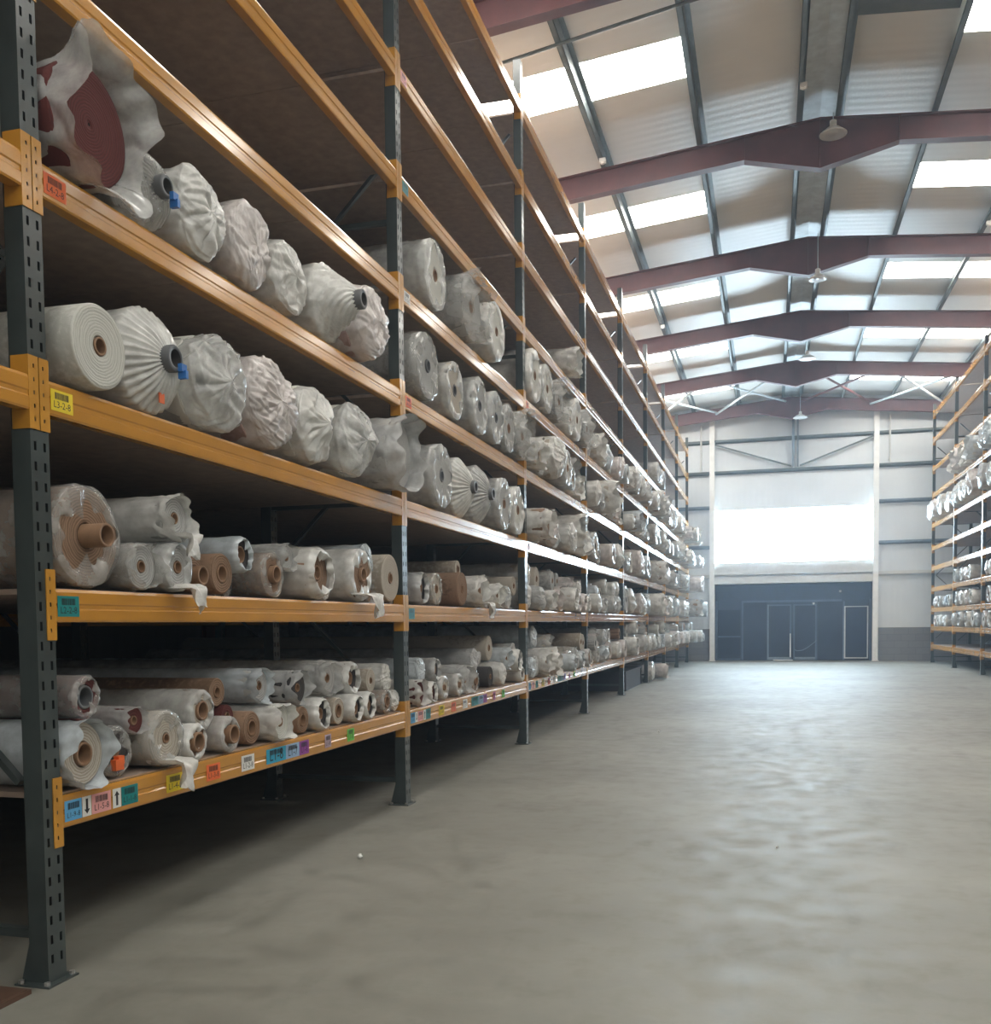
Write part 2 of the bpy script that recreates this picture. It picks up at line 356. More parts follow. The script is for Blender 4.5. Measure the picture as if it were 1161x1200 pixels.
mb = MB(); mb.box(.72, .80, YW - .16, YW - .10, 6.67, 8.3); tag(build('gable_mullion', mb, 'girt_blue'), 'slim steel upright in the middle of upper gable', 'upright', 'gable uprights', 'structure')
mb = MB(); mb.box(.88, .94, YW - .16, YW - .10, 6.67, 8.3); tag(build('gable_mullion', mb, 'girt_blue'), 'slim steel upright in the middle of upper gable', 'upright', 'gable uprights', 'structure')
for x0, x1 in ((.70, -1.86), (.98, 3.35)):
    mb = MB(); mb.bar((x0, YW - .13, 6.70), (x1, YW - .13, 7.56), .05, .05); tag(build('gable_brace', mb, 'purlin_grey'), 'diagonal brace between the two upper gable rails', 'brace', 'gable braces', 'structure')
# roof bracing in the bay next to the gable
for x0, x1 in ((-6.4, -4.1), (-4.1, -1.8), (-1.8, .5), (.95, 3.2), (3.2, 5.5), (5.5, 7.8)):
    for a, b in ((x0, x1), (x1, x0)):
        mb = MB(); mb.tube([(a, FRAMES[1] + .02, rt(a) - .12), (b, FRAMES[0] - .02, rt(b) - .12 - (.06 if a > b else 0))], .035, 8)
        tag(build('roof_brace', mb, 'rafter_red' if x0 > 0 and x0 < 3 else 'galvanised'), 'diagonal roof bracing tube in the bay next to the gable', 'brace', 'roof bracing tubes', 'structure')
mb = MB(); mb.tube([(-6.9, 12.62, rt(-6.9) - .05), (-3.4, 12.53, rt(-3.4) - .03), (-1.2, 12.33, rt(-1.2) - .03), (.4, 12.2, rt(.4) - .03)], .022, 8)
tag(build('conduit', mb, 'purlin_grey'), 'thin conduit slung across the purlins under the roof', 'conduit', kind='structure')

# window above the shutter, lintel, shutter box and dark glazed entrance
mb = MB(); mb.box(OX0, OX1, YW + .08, YW + .12, WZ0, WZ1); structure('window_1', mb, 'window_sheet', 'wide glaring white window above the shutter opening', 'window')
mb = MB(); mb.box(OX0, OX1, YW - .14, YW + .02, 3.02, 3.32); mb.box(OX0, OX1, YW - .05, YW + .02, 3.32, 3.44); mb.box(OX0, OX1, YW - .02, YW + .01, 2.94, 3.02); mb.box(OX0, OX1, YW - .16, YW + .06, OZ, 2.94)
structure('trim_5', mb, 'cream_steel', 'pale shutter housing beam above the dark entrance', 'shutter box')
mb = MB(); mb.box(OX0 - .02, OX1 + .02, YW + .62, YW + .7, -.01, OZ + .1); mb.box(OX0 - .06, OX0, YW + .2, YW + .62, 0, OZ); mb.box(OX1, OX1 + .06, YW + .2, YW + .62, 0, OZ); mb.box(OX0, OX1, YW + .2, YW + .62, OZ, OZ + .06)
structure('wall_entrance', mb, 'dark_panel', 'dark lobby wall behind the glazed entrance', 'wall')
YD = YW + .40
door = tag(place('door_1', None, (0.72, YD, 0)), 'dark glazed entrance screen with double doors under the shutter', 'glass door', kind='structure')
def dbox(name, x0, x1, z0, z1, m, d0=-.03, d1=.03, parent=door):
    mb = MB(); mb.box(x0, x1, YD + d0, YD + d1, z0, z1); return build(name, mb, m, (0, 0, 0), parent) if parent is None else place(name, mb.mesh(name, [m]), (0, 0, 0), parent)
dbox('fascia_panel', OX0 + .01, OX1 - .01, 2.12, OZ - .01, 'dark_panel', -.01, .02)
dbox('transom', -.90, 2.40, 2.05, 2.12, 'frame_dark')
for x in (-1.86, -.96, 2.44): dbox('mullion', x, x + .06, 0, 2.12 if x < -.9 else 2.05, 'frame_dark')
dbox('mullion', 3.31, 3.36, 0, 2.12, 'frame_dark')
pn_ = dbox('glass_panel', -1.78, -1.0, .05, 1.80, 'dark_glass', -.008, .008); dbox('mid_rail', -1.78, -1.0, .83, .87, 'frame_dark', parent=pn_); dbox('bottom_rail', -1.78, -1.0, .02, .07, 'frame_dark', parent=pn_)
dbox('glass_panel', -1.80, -.96, 1.80, 2.12, 'dark_panel', -.008, .008)
dbox('glass_panel', -.90, -.10, .02, 2.05, 'dark_glass', -.008, .008); dbox('glass_panel', 1.62, 2.44, .02, 2.05, 'dark_glass', -.008, .008)
pn_ = dbox('framed_panel', 2.50, 3.25, .08, 1.87, 'dark_glass', -.02, .0)
mb = MB()
for x0, x1, z0, z1 in ((2.48, 2.525, .07, 1.88), (3.225, 3.265, .07, 1.88), (2.525, 3.225, .07, .11), (2.525, 3.225, 1.845, 1.88)): mb.box(x0, x1, YD - .045, YD - .02, z0, z1)
o = place('panel_edging', mb.mesh('panel_edging', ['cream_steel']), (0, 0, 0), pn_)
for k, (x0, x1) in enumerate(((-.08, .73), (.80, 1.58))):
    lf = dbox('door_leaf', x0 + .05, x1 - .05, .12, 1.92, 'dark_glass', -.008, .008)
    for (a, b, c, d) in ((x0, x0 + .05, .03, 1.97), (x1 - .05, x1, .03, 1.97), (x0 + .05, x1 - .05, .03, .12), (x0 + .05, x1 - .05, 1.92, 1.97)): dbox('leaf_frame', a, b, c, d, 'girt_blue' if (k == 0 and a == x0) or c == .03 and d == .12 else 'frame_dark', parent=lf)
    hx = x1 - .03 if k == 0 else x0 + .03
    mb = MB(); mb.tube([(hx, YD - .09, .12), (hx, YD - .09, .95)], .018, 8); mb.box(hx - .01, hx + .01, YD - .09, YD, .2, .23); mb.box(hx - .01, hx + .01, YD - .09, YD, .85, .88)
    place('pull_handle', mb.mesh('pull_handle', ['white_steel' if k == 0 else 'frame_dark']), (0, 0, 0), lf)
dbox('threshold', .12, .78, 0, .03, 'white_steel', -.12, .06)
mb = MB(); mb.tube([(.83, YD - .1, .40), (.92, YD - .1, .34), (1.10, YD - .1, .36), (1.3, YD - .1, .47), (1.58, YD - .1, .70)], .011, 6)
tag(build('door_chain', mb, 'girt_blue'), 'thin chain sagging from the door handles', 'chain')
for (x, z, d) in ((2.35, 2.40, .02), (1.47, 1.99, -.05)):  # plain white bodies standing in for small dots of light at the entrance
    mb = MB(); mb.box(x - .035, x + .035, YD + d - .06, YD + d - .01, z - .03, z + .03); mb.lathe([(0.0, -.045), (.022, -.04), (.026, -.03)], 10, c=(x, YD + d - .04, z))
    tag(build('light_dot', mb, 'white_steel'), 'small white light above the dark %s' % ('framed panel' if x > 2 else 'double doors'), 'light_dot')

# round high-bay lamps under the ridge (switched off)
def lamp(loc, n, rad):
    r = tag(place('high_bay_lamp', None, loc), 'round pale high-bay lamp under the ridge, %s from the gable wall' % n, 'lamp', 'lamps under the ridge')
    mb = MB(); mb.lathe([(0, -.02), (rad * .35, -.02), (rad * .4, 0), (rad * .9, -.045), (rad, -.04), (rad, -.03), (rad * .5, .05), (rad * .3, .07), (0, .07)], 28)
    place('reflector', mb.mesh('reflector', ['lamp_grey'], True), loc, r)
    mb = MB(); mb.lathe([(0, .07), (.05, .07), (.05, .16), (.02, .18), (0, .18)], 16); place('gear_housing', mb.mesh('gear_housing', ['white_steel'], True), loc, r)
    top = rt(loc[0]) - loc[2]
    mb = MB(); mb.tube([(0, 0, .17), (0, 0, top)], .008, 6); place('suspension', mb.mesh('suspension', ['galvanised']), loc, r)
lamp((.893, 15.88, 8.66), 'fourth', .20); lamp((.892, 20.65, 8.10), 'third', .17); lamp((.956, 28.0, 8.42), 'second', .22); lamp((.972, 34.9, 8.22), 'first', .24)
for (x, y) in ((.44, 14.9), (-2.54, 15.7), (-2.54, 24.7), (3.86, 20.2)):
    mb = MB(); mb.box(-.05, .05, -.04, .04, -.06, 0); mb.lathe([(0, -.085), (.03, -.08), (.035, -.06)], 10)
    tag(build('smoke_detector', mb, 'white_steel', (x, y, rt(x))), 'small white detector fixed under a roof purlin', 'detector', 'detectors under purlins')

# ------------------------------------------------------------------ pallet racks
B, RA, RB, YP1 = 3.90, 2.689, 5.014, 3.148
PW, PD, BH = 0.10, 0.085, 0.13
LEV_L = [.595, 1.408, 2.210, 3.033, 3.825, 4.644, 5.456, 6.255, 7.081]
LEV_R = [.45, 1.03, 1.62, 2.27, 2.94, 3.58, 4.30, 5.27, 6.10, 7.00, 7.84]
DEPTH_L, DEPTH_R = 4.0, 3.2
def perforated(mb, x, y0, y1, z0, z1, cols, holes, m=0, flip=False):
    """a face at x with rectangular slots; cols: [(ya,yb)], holes: [(za,zb)]."""
    yb = sorted({y0, y1} | {v for c in cols for v in c}); zb = sorted({z0, z1} | {v for h in holes for v in h})
    cs = set(cols); hs = set(holes); idx = {}
    for i, y in enumerate(yb):
        for j, z in enumerate(zb): idx[i, j] = len(mb.v); mb.v.append((x, y, z))
    for i in range(len(yb) - 1):
        col = (yb[i], yb[i + 1]) in cs
        for j in range(len(zb) - 1):
            if col and (zb[j], zb[j + 1]) in hs: continue
            f = (idx[i, j], idx[i + 1, j], idx[i + 1, j + 1], idx[i, j + 1]); mb.f.append(f if not flip else f[::-1]); mb.m.append(m)
def post_mesh(h, s):
    """open channel with a slotted face towards the aisle; s=+1: aisle is towards +x."""
    mb = MB(); n = int((h - .12) / .0762); hs = [(round(.08 + k * .0762, 4), round(.08 + k * .0762 + .034, 4)) for k in range(n)]
    perforated(mb, 0, 0, PW, 0, h, [(.018, .031), (.069, .082)], hs, flip=s < 0)
    d = -s * PD
    for y in (0, PW):
        a, b = (0, d); ys_ = 1 if y == 0 else -1
        mb.quad((a, y, 0), (b, y, 0), (b, y, h), (a, y, h)); mb.quad((a, y + ys_ * .003, 0), (b, y + ys_ * .003, 0), (b, y + ys_ * .003, h), (a, y + ys_ * .003, h))
        mb.box(min(d, d + s * .003), max(d, d + s * .003), min(y, y + ys_ * .022), max(y, y + ys_ * .022), 0, h)
    mb.quad((0, 0, h), (0, PW, h), (d, PW, h), (d, 0, h))
    return mb.mesh('upright_post', ['post_green'])
def plate_mesh(s, end):
    """beam connector: slotted plate over half the post face, flange down the side of the post. end=0: beam's near end."""
    mb = MB(); z0, z1 = -.07, BH + .075; y0, y1 = (-.047, .004) if end == 0 else (-.004, .047)
    hz = [(round(z0 + .03 + k * .05, 4), round(z0 + .03 + k * .05 + .016, 4)) for k in range(5)]
    yc = (-.030, -.020) if end == 0 else (.020, .030)
    perforated(mb, s * .005, y0, y1, z0, z1, [yc], hz, flip=s < 0); perforated(mb, s * .001, y0, y1, z0, z1, [yc], hz, flip=s > 0)
    yf = 0.0005 if end == 0 else -.0045
    x0, x1 = sorted((s * .005, -s * .075)); mb.box(x0, x1, yf, yf + .004, z0, z1)
    ye = y0 if end == 0 else y1 - .002; x0, x1 = sorted((s * .001, s * .005)); mb.box(x0, x1, ye, ye + .002, z0, z1)
    for z in (z0, z1 - .002): mb.box(x0, x1, y0, y1, z, z + .002)
    return mb.mesh('beam_connector', ['beam_yellow'])
def beam_mesh(s, L):
    """stepped box beam: proud upper band, shallow groove, lower band."""
    pr = [(0, 0), (s * .004, .008), (s * .004, .048), (0, .054), (0, .068), (s * .004, .074), (s * .004, .118), (0, .13), (-s * .028, .13), (-s * .028, .112), (-s * .05, .112), (-s * .05, 0)]
    mb = MB(); mb.prism(pr, 'y', .004, L - .004); return mb.mesh('beam', ['beam_orange'])
def base_plate_mesh(s):
    mb = MB(); x0, x1 = sorted((s * .03, -s * .13)); mb.box(x0, x1, -.035, PW + .035, 0, .008)
    for x in (x0 + .02, x1 - .02):
        for y in (-.02, PW + .02): mb.lathe([(.012, .008), (.012, .02), (0, .02)], 6, 1, (x, y, 0))
    for y in (.0, PW - .004):      # gusset fins behind the post foot
        mb.prism([(-s * PD, .008), (-s * .125, .008), (-s * PD, .16)], 'y', y, y + .004)
    return mb.mesh('base_plate', ['post_green', 'bolt_steel'])
FONTMESH = {}
def text_tris(txt, size):
    if txt in FONTMESH: vv, ff = FONTMESH[txt]
    else:
        c = bpy.data.curves.new('t', 'FONT'); c.body = txt; c.size = 1.0; c.resolution_u = 2; c.align_x = 'CENTER'
        o = bpy.data.objects.new('t', c); COL.objects.link(o); dg = bpy.context.evaluated_depsgraph_get(); me = o.evaluated_get(dg).to_mesh()
        vv = [tuple(v.co) for v in me.vertices]; ff = [tuple(p.vertices) for p in me.polygons]; o.evaluated_get(dg).to_mesh_clear()
        bpy.data.objects.remove(o); bpy.data.curves.remove(c); FONTMESH[txt] = (vv, ff)
    return [(x * size, y * size) for x, y, z in vv], ff
def label_mesh(kind, col, wd, ht, txt):
    """sticker lying in the yz plane facing +x, origin at its lower near corner."""
    mb = MB(); mb.box(0, .0012, 0, wd, 0, ht, 0); x = .0016
    if kind == 'arrow_down' or kind == 'arrow_up':
        sgn = 1 if kind == 'arrow_up' else -1; c = wd / 2
        tip = ht * .88 if sgn > 0 else ht * .12; tail = ht * .12 if sgn > 0 else ht * .88; neck = tip - sgn * ht * .24
        z0, z1 = sorted((tail, neck)); mb.quad((x, c - .007, z0), (x, c + .007, z0), (x, c + .007, z1), (x, c - .007, z1), 1)
        i = len(mb.v); mb.v += [(x, c - .017, neck), (x, c + .017, neck), (x, c, tip)]; mb.f.append((i, i + 1, i + 2)); mb.m.append(1)
    else:
        y = wd * .18; r = random.Random(len(col) * 31 + int(wd * 1000) + len(txt))
        while y < wd * .80:
            b = r.choice((.0015, .0025, .004)); mb.quad((x, y, ht * .56), (x, y + b, ht * .56), (x, y + b, ht * .88), (x, y, ht * .88), 1); y += b + r.choice((.0012, .002))
        v2, f2 = text_tris(txt, wd * .30 if len(txt) > 4 else wd * .4); i = len(mb.v)
        for (a, b) in v2: mb.v.append((x, wd / 2 + a, ht * .16 + b))
        for f in f2: mb.f.append(tuple(i + k for k in f)); mb.m.append(1)
    return mb.mesh('shelf_label', ['label_' + col, 'ink_black'])

def build_rack(name, label, s, xf, n0, n1, levels, depth, skip, boards, hpost):
    """s=+1: aisle towards +x. Posts n0..n1 (bay n lies between post n and n+1)."""
    root = tag(place(name, None, (xf, YP1 + n0 * B, 0)), label, 'rack')
    pm, plm = post_mesh(hpost, s), [plate_mesh(s, 0), plate_mesh(s, 1)]; bm = beam_mesh(s, B - PW); bp = base_plate_mesh(s)
    hb = MB(); fr = 1.1; xs_ = sorted((0, -s * fr))
    hb.box(xs_[0], xs_[1], .03, .07, 0, .035); hbm = hb.mesh('horizontal_brace', ['post_green'])
    db = MB(); db.bar((-s * .06, .05, 0), (-s * (fr - .02), .05, 1.0), .035, .025); dbm = db.mesh('diagonal_brace', ['post_green'])
    db = MB(); db.bar((-s * .06, .05, 1.0), (-s * (fr - .02), .05, 0), .035, .025); dbm2 = db.mesh('diagonal_brace', ['post_green'])
    xpos = [0, -fr, -(depth - fr), -depth + PD] if boards > 1 else [0, -fr, -depth + PD]
    for n in range(n0, n1 + 1):
        y = YP1 + n * B
        for k, dx in enumerate(xpos):
            o = place('upright_post', pm, (xf + s * dx, y, 0), root)
            if k < 2: place('base_plate', bp, (xf + s * dx, y, 0), o)
        for x in (xf - s * .08, xf - s * (depth - fr)) if boards > 1 else (xf - s * .08,):
            for z in (.17, 2.3, 4.4, 6.5): place('horizontal_brace', hbm, (x, y, z), root)
            for k, z in enumerate((.78, 1.80, 2.82, 3.84, 4.86, 5.88)): place('diagonal_brace', dbm if k % 2 == 0 else dbm2, (x, y, z), root)
    BEAMS = {}
    bdm = {}
    for n in range(n0, n1):
        ya = YP1 + n * B + PW
        for l, z in enumerate(levels):
            if (n, l) in skip: continue
            for back in (0, 1) if boards > 1 else (0,):
                o = place('beam', bm, (xf if not back else xf - s * (depth - .05), ya, z), root)
                if not back:
                    BEAMS[n, l] = o
                    place('beam_connector', plm[0], (xf, ya, z), o); place('beam_connector', plm[1], (xf, ya + B - PW, z), o)
            top = l == len(levels) - 1
            y0, y1 = (ya + .13, ya + B - PW - .07) if (top and boards > 1) else (ya + .01, ya + B - PW - .01)
            wdt = (y1 - y0) / boards
            key = (round(wdt, 4))
            if key not in bdm:
                mb = MB(); x0, x1 = sorted((-s * .031, -s * (depth - .02))); mb.box(x0, x1, .003, wdt - .003, 0, .022); bdm[key] = mb.mesh('deck_board', ['chipboard'])
            for k in range(boards): place('deck_board', bdm[key], (xf, y0 + k * wdt, z + .1125), root)
    return root, BEAMS
skipL = {(-1, 0), (-1, 1)}
rackL, BML = build_rack('pallet_rack', 'long nine-shelf steel rack with orange beams, packed with carpet rolls', 1, -RA, -1, 8, LEV_L, DEPTH_L, skipL, 3, 7.66)
rackR, BMR = build_rack('pallet_rack', 'eleven-shelf steel rack with close-set orange beams, mostly empty', -1, RB, 1, 8, LEV_R, DEPTH_R, set(), 1, 8.25)

# stickers on the beams
def sticker(n, l, y0, y1, col, kind='bar', txt='L1-9-8', z0=.022, ht=.082):
    bmo = BML[n, l]; me = label_mesh(kind, col, y1 - y0, ht, txt)
    return tag(place('shelf_label', me, (-RA + .0045, y0, LEV_L[l] + z0), bmo), ('white sticker with black arrow' if kind != 'bar' else col + ' barcode sticker'))
row = [(3.262, 3.362, 'blue', 'bar', 'L1-9-8'), (3.366, 3.420, 'white', 'arrow_down', ''), (3.424, 3.545, 'pink', 'bar', 'L1-5-8'), (3.558, 3.612, 'white', 'arrow_up', ''),
       (3.616, 3.73, 'teal', 'bar', 'L1-1-8'), (3.945, 4.08, 'yellow', 'bar', 'L1-4-8'), (4.282, 4.407, 'orange', 'bar', 'L1-3-8'), (4.617, 4.75, 'white', 'bar', 'L1-2-8'),
       (4.885, 5.11, 'cyan', 'bar', 'L1-8'), (5.112, 5.28, 'lightblue', 'bar', 'L1-7'), (5.283, 5.405, 'purple', 'bar', 'L1-6'), (5.63, 5.72, 'lilac', 'bar', 'L1-8'), (5.97, 6.08, 'green', 'bar', 'L1-8')]
for n in (0, 1, 2):
    for (a, b, c, k, t) in row:
        if n == 0 or k == 'bar' or n == 1: sticker(n, 0, a + n * B, b + n * B, {'lilac': 'magenta', 'cyan': 'teal'}.get(c, c) if n else c, k, t.replace('-8', '-7') if n else t)
for n, l, c in ((0, 1, 'teal'), (1, 1, 'teal'), (0, 2, 'yellow'), (0, 3, 'orange'), (1, 3, 'orange'), (1, 4, 'white'), (1, 5, 'teal'), (1, 6, 'pink'), (2, 4, 'orange'), (2, 2, 'orange')):
    y = YP1 + n * B + PW + .012; sticker(n, l, y, y + .125, c, 'bar', 'L%d-2-8' % (l + 1))

# ------------------------------------------------------------------ carpet rolls
NPR = np.random.RandomState(11)
def crumple(P, seed, freq=1.0, octaves=5):
    """sharp-creased height field over points P (..,3), about -1..1"""
    r = np.random.RandomState(seed); h = np.zeros(P.shape[:-1]); tot = 0
    W = P + 0.35 * np.stack([np.sin(P @ r.normal(size=3) * 1.7 * freq + r.rand() * 6) for _ in range(3)], -1)
    for k in range(octaves):
        f = freq * (1.35 ** k); a = 0.8 ** k
        d = r.normal(size=3); d /= np.linalg.norm(d)
        ph = (W @ d) * f * 2.0 + r.rand() * 6.28
        h += a * (1 - 2 * np.abs(np.sin(ph)) ** 0.7); tot += a * 0.7
    return h / tot
def rev_mesh(name, xs, rs, N, mats, disp=None, midx=None, edge=None, smooth=True, clamp=None):
    """surface of revolution about x; disp(P, T, X, R) -> offset along the profile normal and along x."""
    xs = np.asarray(xs, float); rs = np.asarray(rs, float); M = len(xs)
    th = np.linspace(0, 2 * np.pi, N, endpoint=False); X = np.repeat(xs[:, None], N, 1); Rr = np.repeat(rs[:, None], N, 1); T = np.repeat(th[None], M, 0)
    if edge is not None: X, Rr = edge(X, Rr, T)
    if disp is not None:
        tx = np.gradient(xs); tr = np.gradient(rs); l = np.hypot(tx, tr) + 1e-9; nx, nr = -tr / l, tx / l
        P = np.stack([X, Rr * np.cos(T), Rr * np.sin(T)], -1); d = disp(P, T, X, Rr)
        X = X + nx[:, None] * d; Rr = np.maximum(Rr + nr[:, None] * d, 0.0005)
    V = np.stack([X, Rr * np.cos(T), Rr * np.sin(T)], -1).reshape(-1, 3)
    if clamp is not None:      # film presses flat against the shelf and its neighbours inside the rack
        lim = np.where(V[:, 0] < -clamp[1] + .015, clamp[0] * 1.044 + .001, clamp[0] * clamp[2]); rad = np.hypot(V[:, 1], V[:, 2]) + 1e-9
        V[:, 1:] *= np.minimum(1, lim / rad)[:, None]
    i = np.arange(M - 1)[:, None]; j = np.arange(N)[None]; j2 = (j + 1) % N
    Fq = np.stack([i * N + j, i * N + j2, (i + 1) * N + j2, (i + 1) * N + j], -1).reshape(-1, 4)
    me = bpy.data.meshes.new(name); nf = len(Fq)
    me.vertices.add(len(V)); me.vertices.foreach_set('co', V.ravel().astype(np.float32))
    me.loops.add(nf * 4); me.loops.foreach_set('vertex_index', Fq.ravel().astype(np.int32))
    me.polygons.add(nf); me.polygons.foreach_set('loop_start', np.arange(0, nf * 4, 4, dtype=np.int32)); me.polygons.foreach_set('loop_total', np.full(nf, 4, np.int32))
    for k in mats: me.materials.append(MATS[k])
    if midx is not None: me.polygons.foreach_set('material_index', np.repeat(np.asarray(midx, np.int32), N))
    if smooth: me.polygons.foreach_set('use_smooth', np.ones(nf, bool))
    me.update(calc_edges=True); return me

ROLL_LEN = 3.75
def carpet_mesh(r, rc, col, L, N=48, seed=0):
    ed = min(.012, r * .08)
    xs = [-L, -L + .01, -L * .6, -.5, -.12, -ed, -ed * .3, 0] + [(-.004 if k % 2 else .0) * min(1, r / .15) for k in range(7)] + [-.004, -.3, -.3]
    rs = [rc, r, r, r, r, r, r - ed * .4, r - ed] + [r - ed - (r - ed - rc) * (k + 1) / 8 for k in range(7)] + [rc, rc, .0005]
    def dd(P, T, X, R): return crumple(P / r, seed, .5, 3) * r * .012
    return rev_mesh('carpet', xs, rs, N, ['carpet_' + col, 'hole_dark'], dd, [0] * (len(xs) - 3) + [1, 1])
def core_mesh(rc, out, mat, N=24):
    xs = [-.35, out - .003, out, out, out - .003, -.30, -.30]; rs = [rc, rc, rc * .97, rc * .80, rc * .78, rc * .78, .0005]
    return rev_mesh('core_tube', xs, rs, N, [mat, 'hole_dark'], None, [0, 0, 0, 0, 0, 1])
def film_meshes(kind, r, rc, film, L, seed, hi=True, off=0.0):
    """list of (part name, mesh)"""
    N = 80 if hi else 40; out = []; R = r * 1.015 + .002; rs_ = random.Random(seed); mat = ['film_' + film]
    def body(n): return list(np.linspace(-L + .02, -1.2, 3)) + list(np.linspace(-.9, -.06, n)), [R] * (n + 3)
    nb = 14 if hi else 6; cl = (r, off, 1.6 if kind == 'flare' else (1.09 if hi else 1.05))
    bx, br = body(nb)
    if kind in ('film', 'ring'):
        ri = r * (.62 if kind == 'film' else .70); k = 12 if hi else 5
        t = np.linspace(0, 1, k); ex = list(.012 * np.sin(t * np.pi) + .004); er = list(R - (R - ri) * t)
        if kind == 'ring': ex = list(.05 * r / .15 * np.sin(t * np.pi * .9) + .004)
        def dd(P, T, X, Rr):
            e = np.clip((X + .25) / .25, 0, 1) + .25
            pleat = np.sin(T * rs_.choice((9, 11, 13)) + 2.5 * crumple(P / r, seed + 3, .6, 3)) * .35
            return (crumple(P / r, seed, 1.0) + pleat * e) * r * .030 * e
        def ed(X, Rr, T):
            wob = .16 * r * (np.sin(2 * T + seed) + .7 * np.sin(5 * T + 2.1 * seed) + .5 * np.sin(9 * T + seed)); f = np.clip((R - Rr) / (R - ri + 1e-6), 0, 1)
            return X, Rr + wob * f ** 2
        out.append(('film_wrap', rev_mesh('film_wrap', bx + ex, br + er, N, mat, dd, edge=ed, clamp=cl)))
    elif kind == 'bag':
        N = 132 if hi else 52; k = 40 if hi else 18; t = np.linspace(0, 1, k); bl = r * rs_.uniform(.22, .48)
        er = R * np.cos(t * np.pi / 2) ** .55; ex = -.05 + bl * np.sin(t * np.pi / 2) ** .9; er[-1] = .0008
        gy, gz = rs_.uniform(-.3, .3) * r, rs_.uniform(-.35, .15) * r; n1, n2 = rs_.choice(((5, 8), (6, 11), (4, 9), (7, 13)))
        kn = rs_.uniform(.05, .22)
        def dd(P, T, X, Rr):
            e = np.clip((X + .40) / .38, .12, 1); y, z = P[..., 1] - gy, P[..., 2] - gz; rho = np.hypot(y, z) / r; tt = np.arctan2(z, y)
            wv = crumple(P / r, seed + 5, .55, 3)
            pl = (np.abs(np.sin(n1 * tt / 2 + 1.1 * wv + seed)) ** .8 - .55) * .10 + (np.abs(np.sin(n2 * tt / 2 + 2.2 * wv)) ** .8 - .55) * .07
            big = np.sin(2 * T + seed) * .022 + np.sin(3 * T + 2 * seed) * .018
            return (crumple(P / r, seed, .75, 4) * .10 + crumple(P / r, seed + 2, 2.0, 5) * .050 + pl * np.clip(rho * 3, 0, 1) * np.clip(1.25 - rho, .15, 1) + kn * np.exp(-(rho / .22) ** 2)) * r * e + big * r * np.clip(e, .3, 1) * np.clip(rho, 0, 1)
        out.append(('film_bag', rev_mesh('film_bag', bx + list(ex), br + list(er), N, mat, dd, clamp=cl)))
    elif kind in ('gather', 'twist'):
        k = 22 if hi else 9; t = np.linspace(0, 1, k); d = r * (.50 if kind == 'gather' else .95); rt_ = max(rc, .16 * r)
        er = R - (R - rt_) * t ** (1.0 if kind == 'gather' else .8); ex = -.03 + d * t ** (1.25 if kind == 'gather' else 1.1) + .03 * np.sin(t * np.pi)
        nP = 30 if kind == 'gather' else 15
        def dd(P, T, X, Rr):
            f = np.clip((X + .12) / .12, 0, 1); tw = 0 if kind == 'gather' else 2.2 * X / r
            return (np.abs(np.sin((T + tw) * nP / 2 + .5 * crumple(P / r, seed, .5, 3))) - .5) * .11 * np.sqrt(Rr * r) * f + crumple(P / r, seed + 1, 1.0) * r * .022 * (.3 + f)
        out.append(('film_wrap', rev_mesh('film_wrap', bx + list(ex), br + list(er), 120 if hi else 40, mat, dd, clamp=cl)))
        x1 = float(ex[-1]); tip = rev_mesh('core_collar', [x1 - .02, x1 + .03, x1 + .034, x1 + .034, x1 - .02, x1 - .02], [rt_ * 1.2, rt_ * 1.2, rt_ * 1.12, rt_ * .78, rt_ * .72, .0005], 24, ['core_grey', 'hole_dark'], None, [0, 0, 0, 1, 1])
        out.append(('core_collar', tip))
    elif kind in ('sleeve', 'flare'):
        k = 16 if hi else 6; t = np.linspace(0, 1, k); ext = r * (.45 if kind == 'sleeve' else .55); fl = .05 if kind == 'sleeve' else .20
        ex = -.05 + (ext + .05) * t; er = R * (1 + fl * t ** 2)
        def ed(X, Rr, T):
            f = np.clip((X + .05) / (ext + .05), 0, 1); wob = .45 * np.sin(3 * T + seed) + .4 * np.sin(5 * T + 1.3 * seed) + .25 * np.sin(11 * T + seed)
            X2 = np.where(X > -.05, -.05 + (X + .05) * (.95 + .34 * wob), X)
            lift = 1 + f ** 1.5 * (1.0 if kind == 'flare' else .5) * (.16 * np.sin(2 * T + 1.1 * seed) + .12 * np.sin(4 * T + seed * .7))
            return X2, Rr * lift
        def dd(P, T, X, Rr):
            e = np.clip((X + .4) / .4, .2, 1.3); return (crumple(P / r, seed, 1.2, 6) * .06 + np.sin(T * 9 + 2 * crumple(P / r, seed + 9, .6, 3)) * .035) * r * e
        out.append(('film_sleeve', rev_mesh('film_sleeve', bx + list(ex), br + list(er), N, mat, dd, edge=ed, clamp=cl)))
    return out

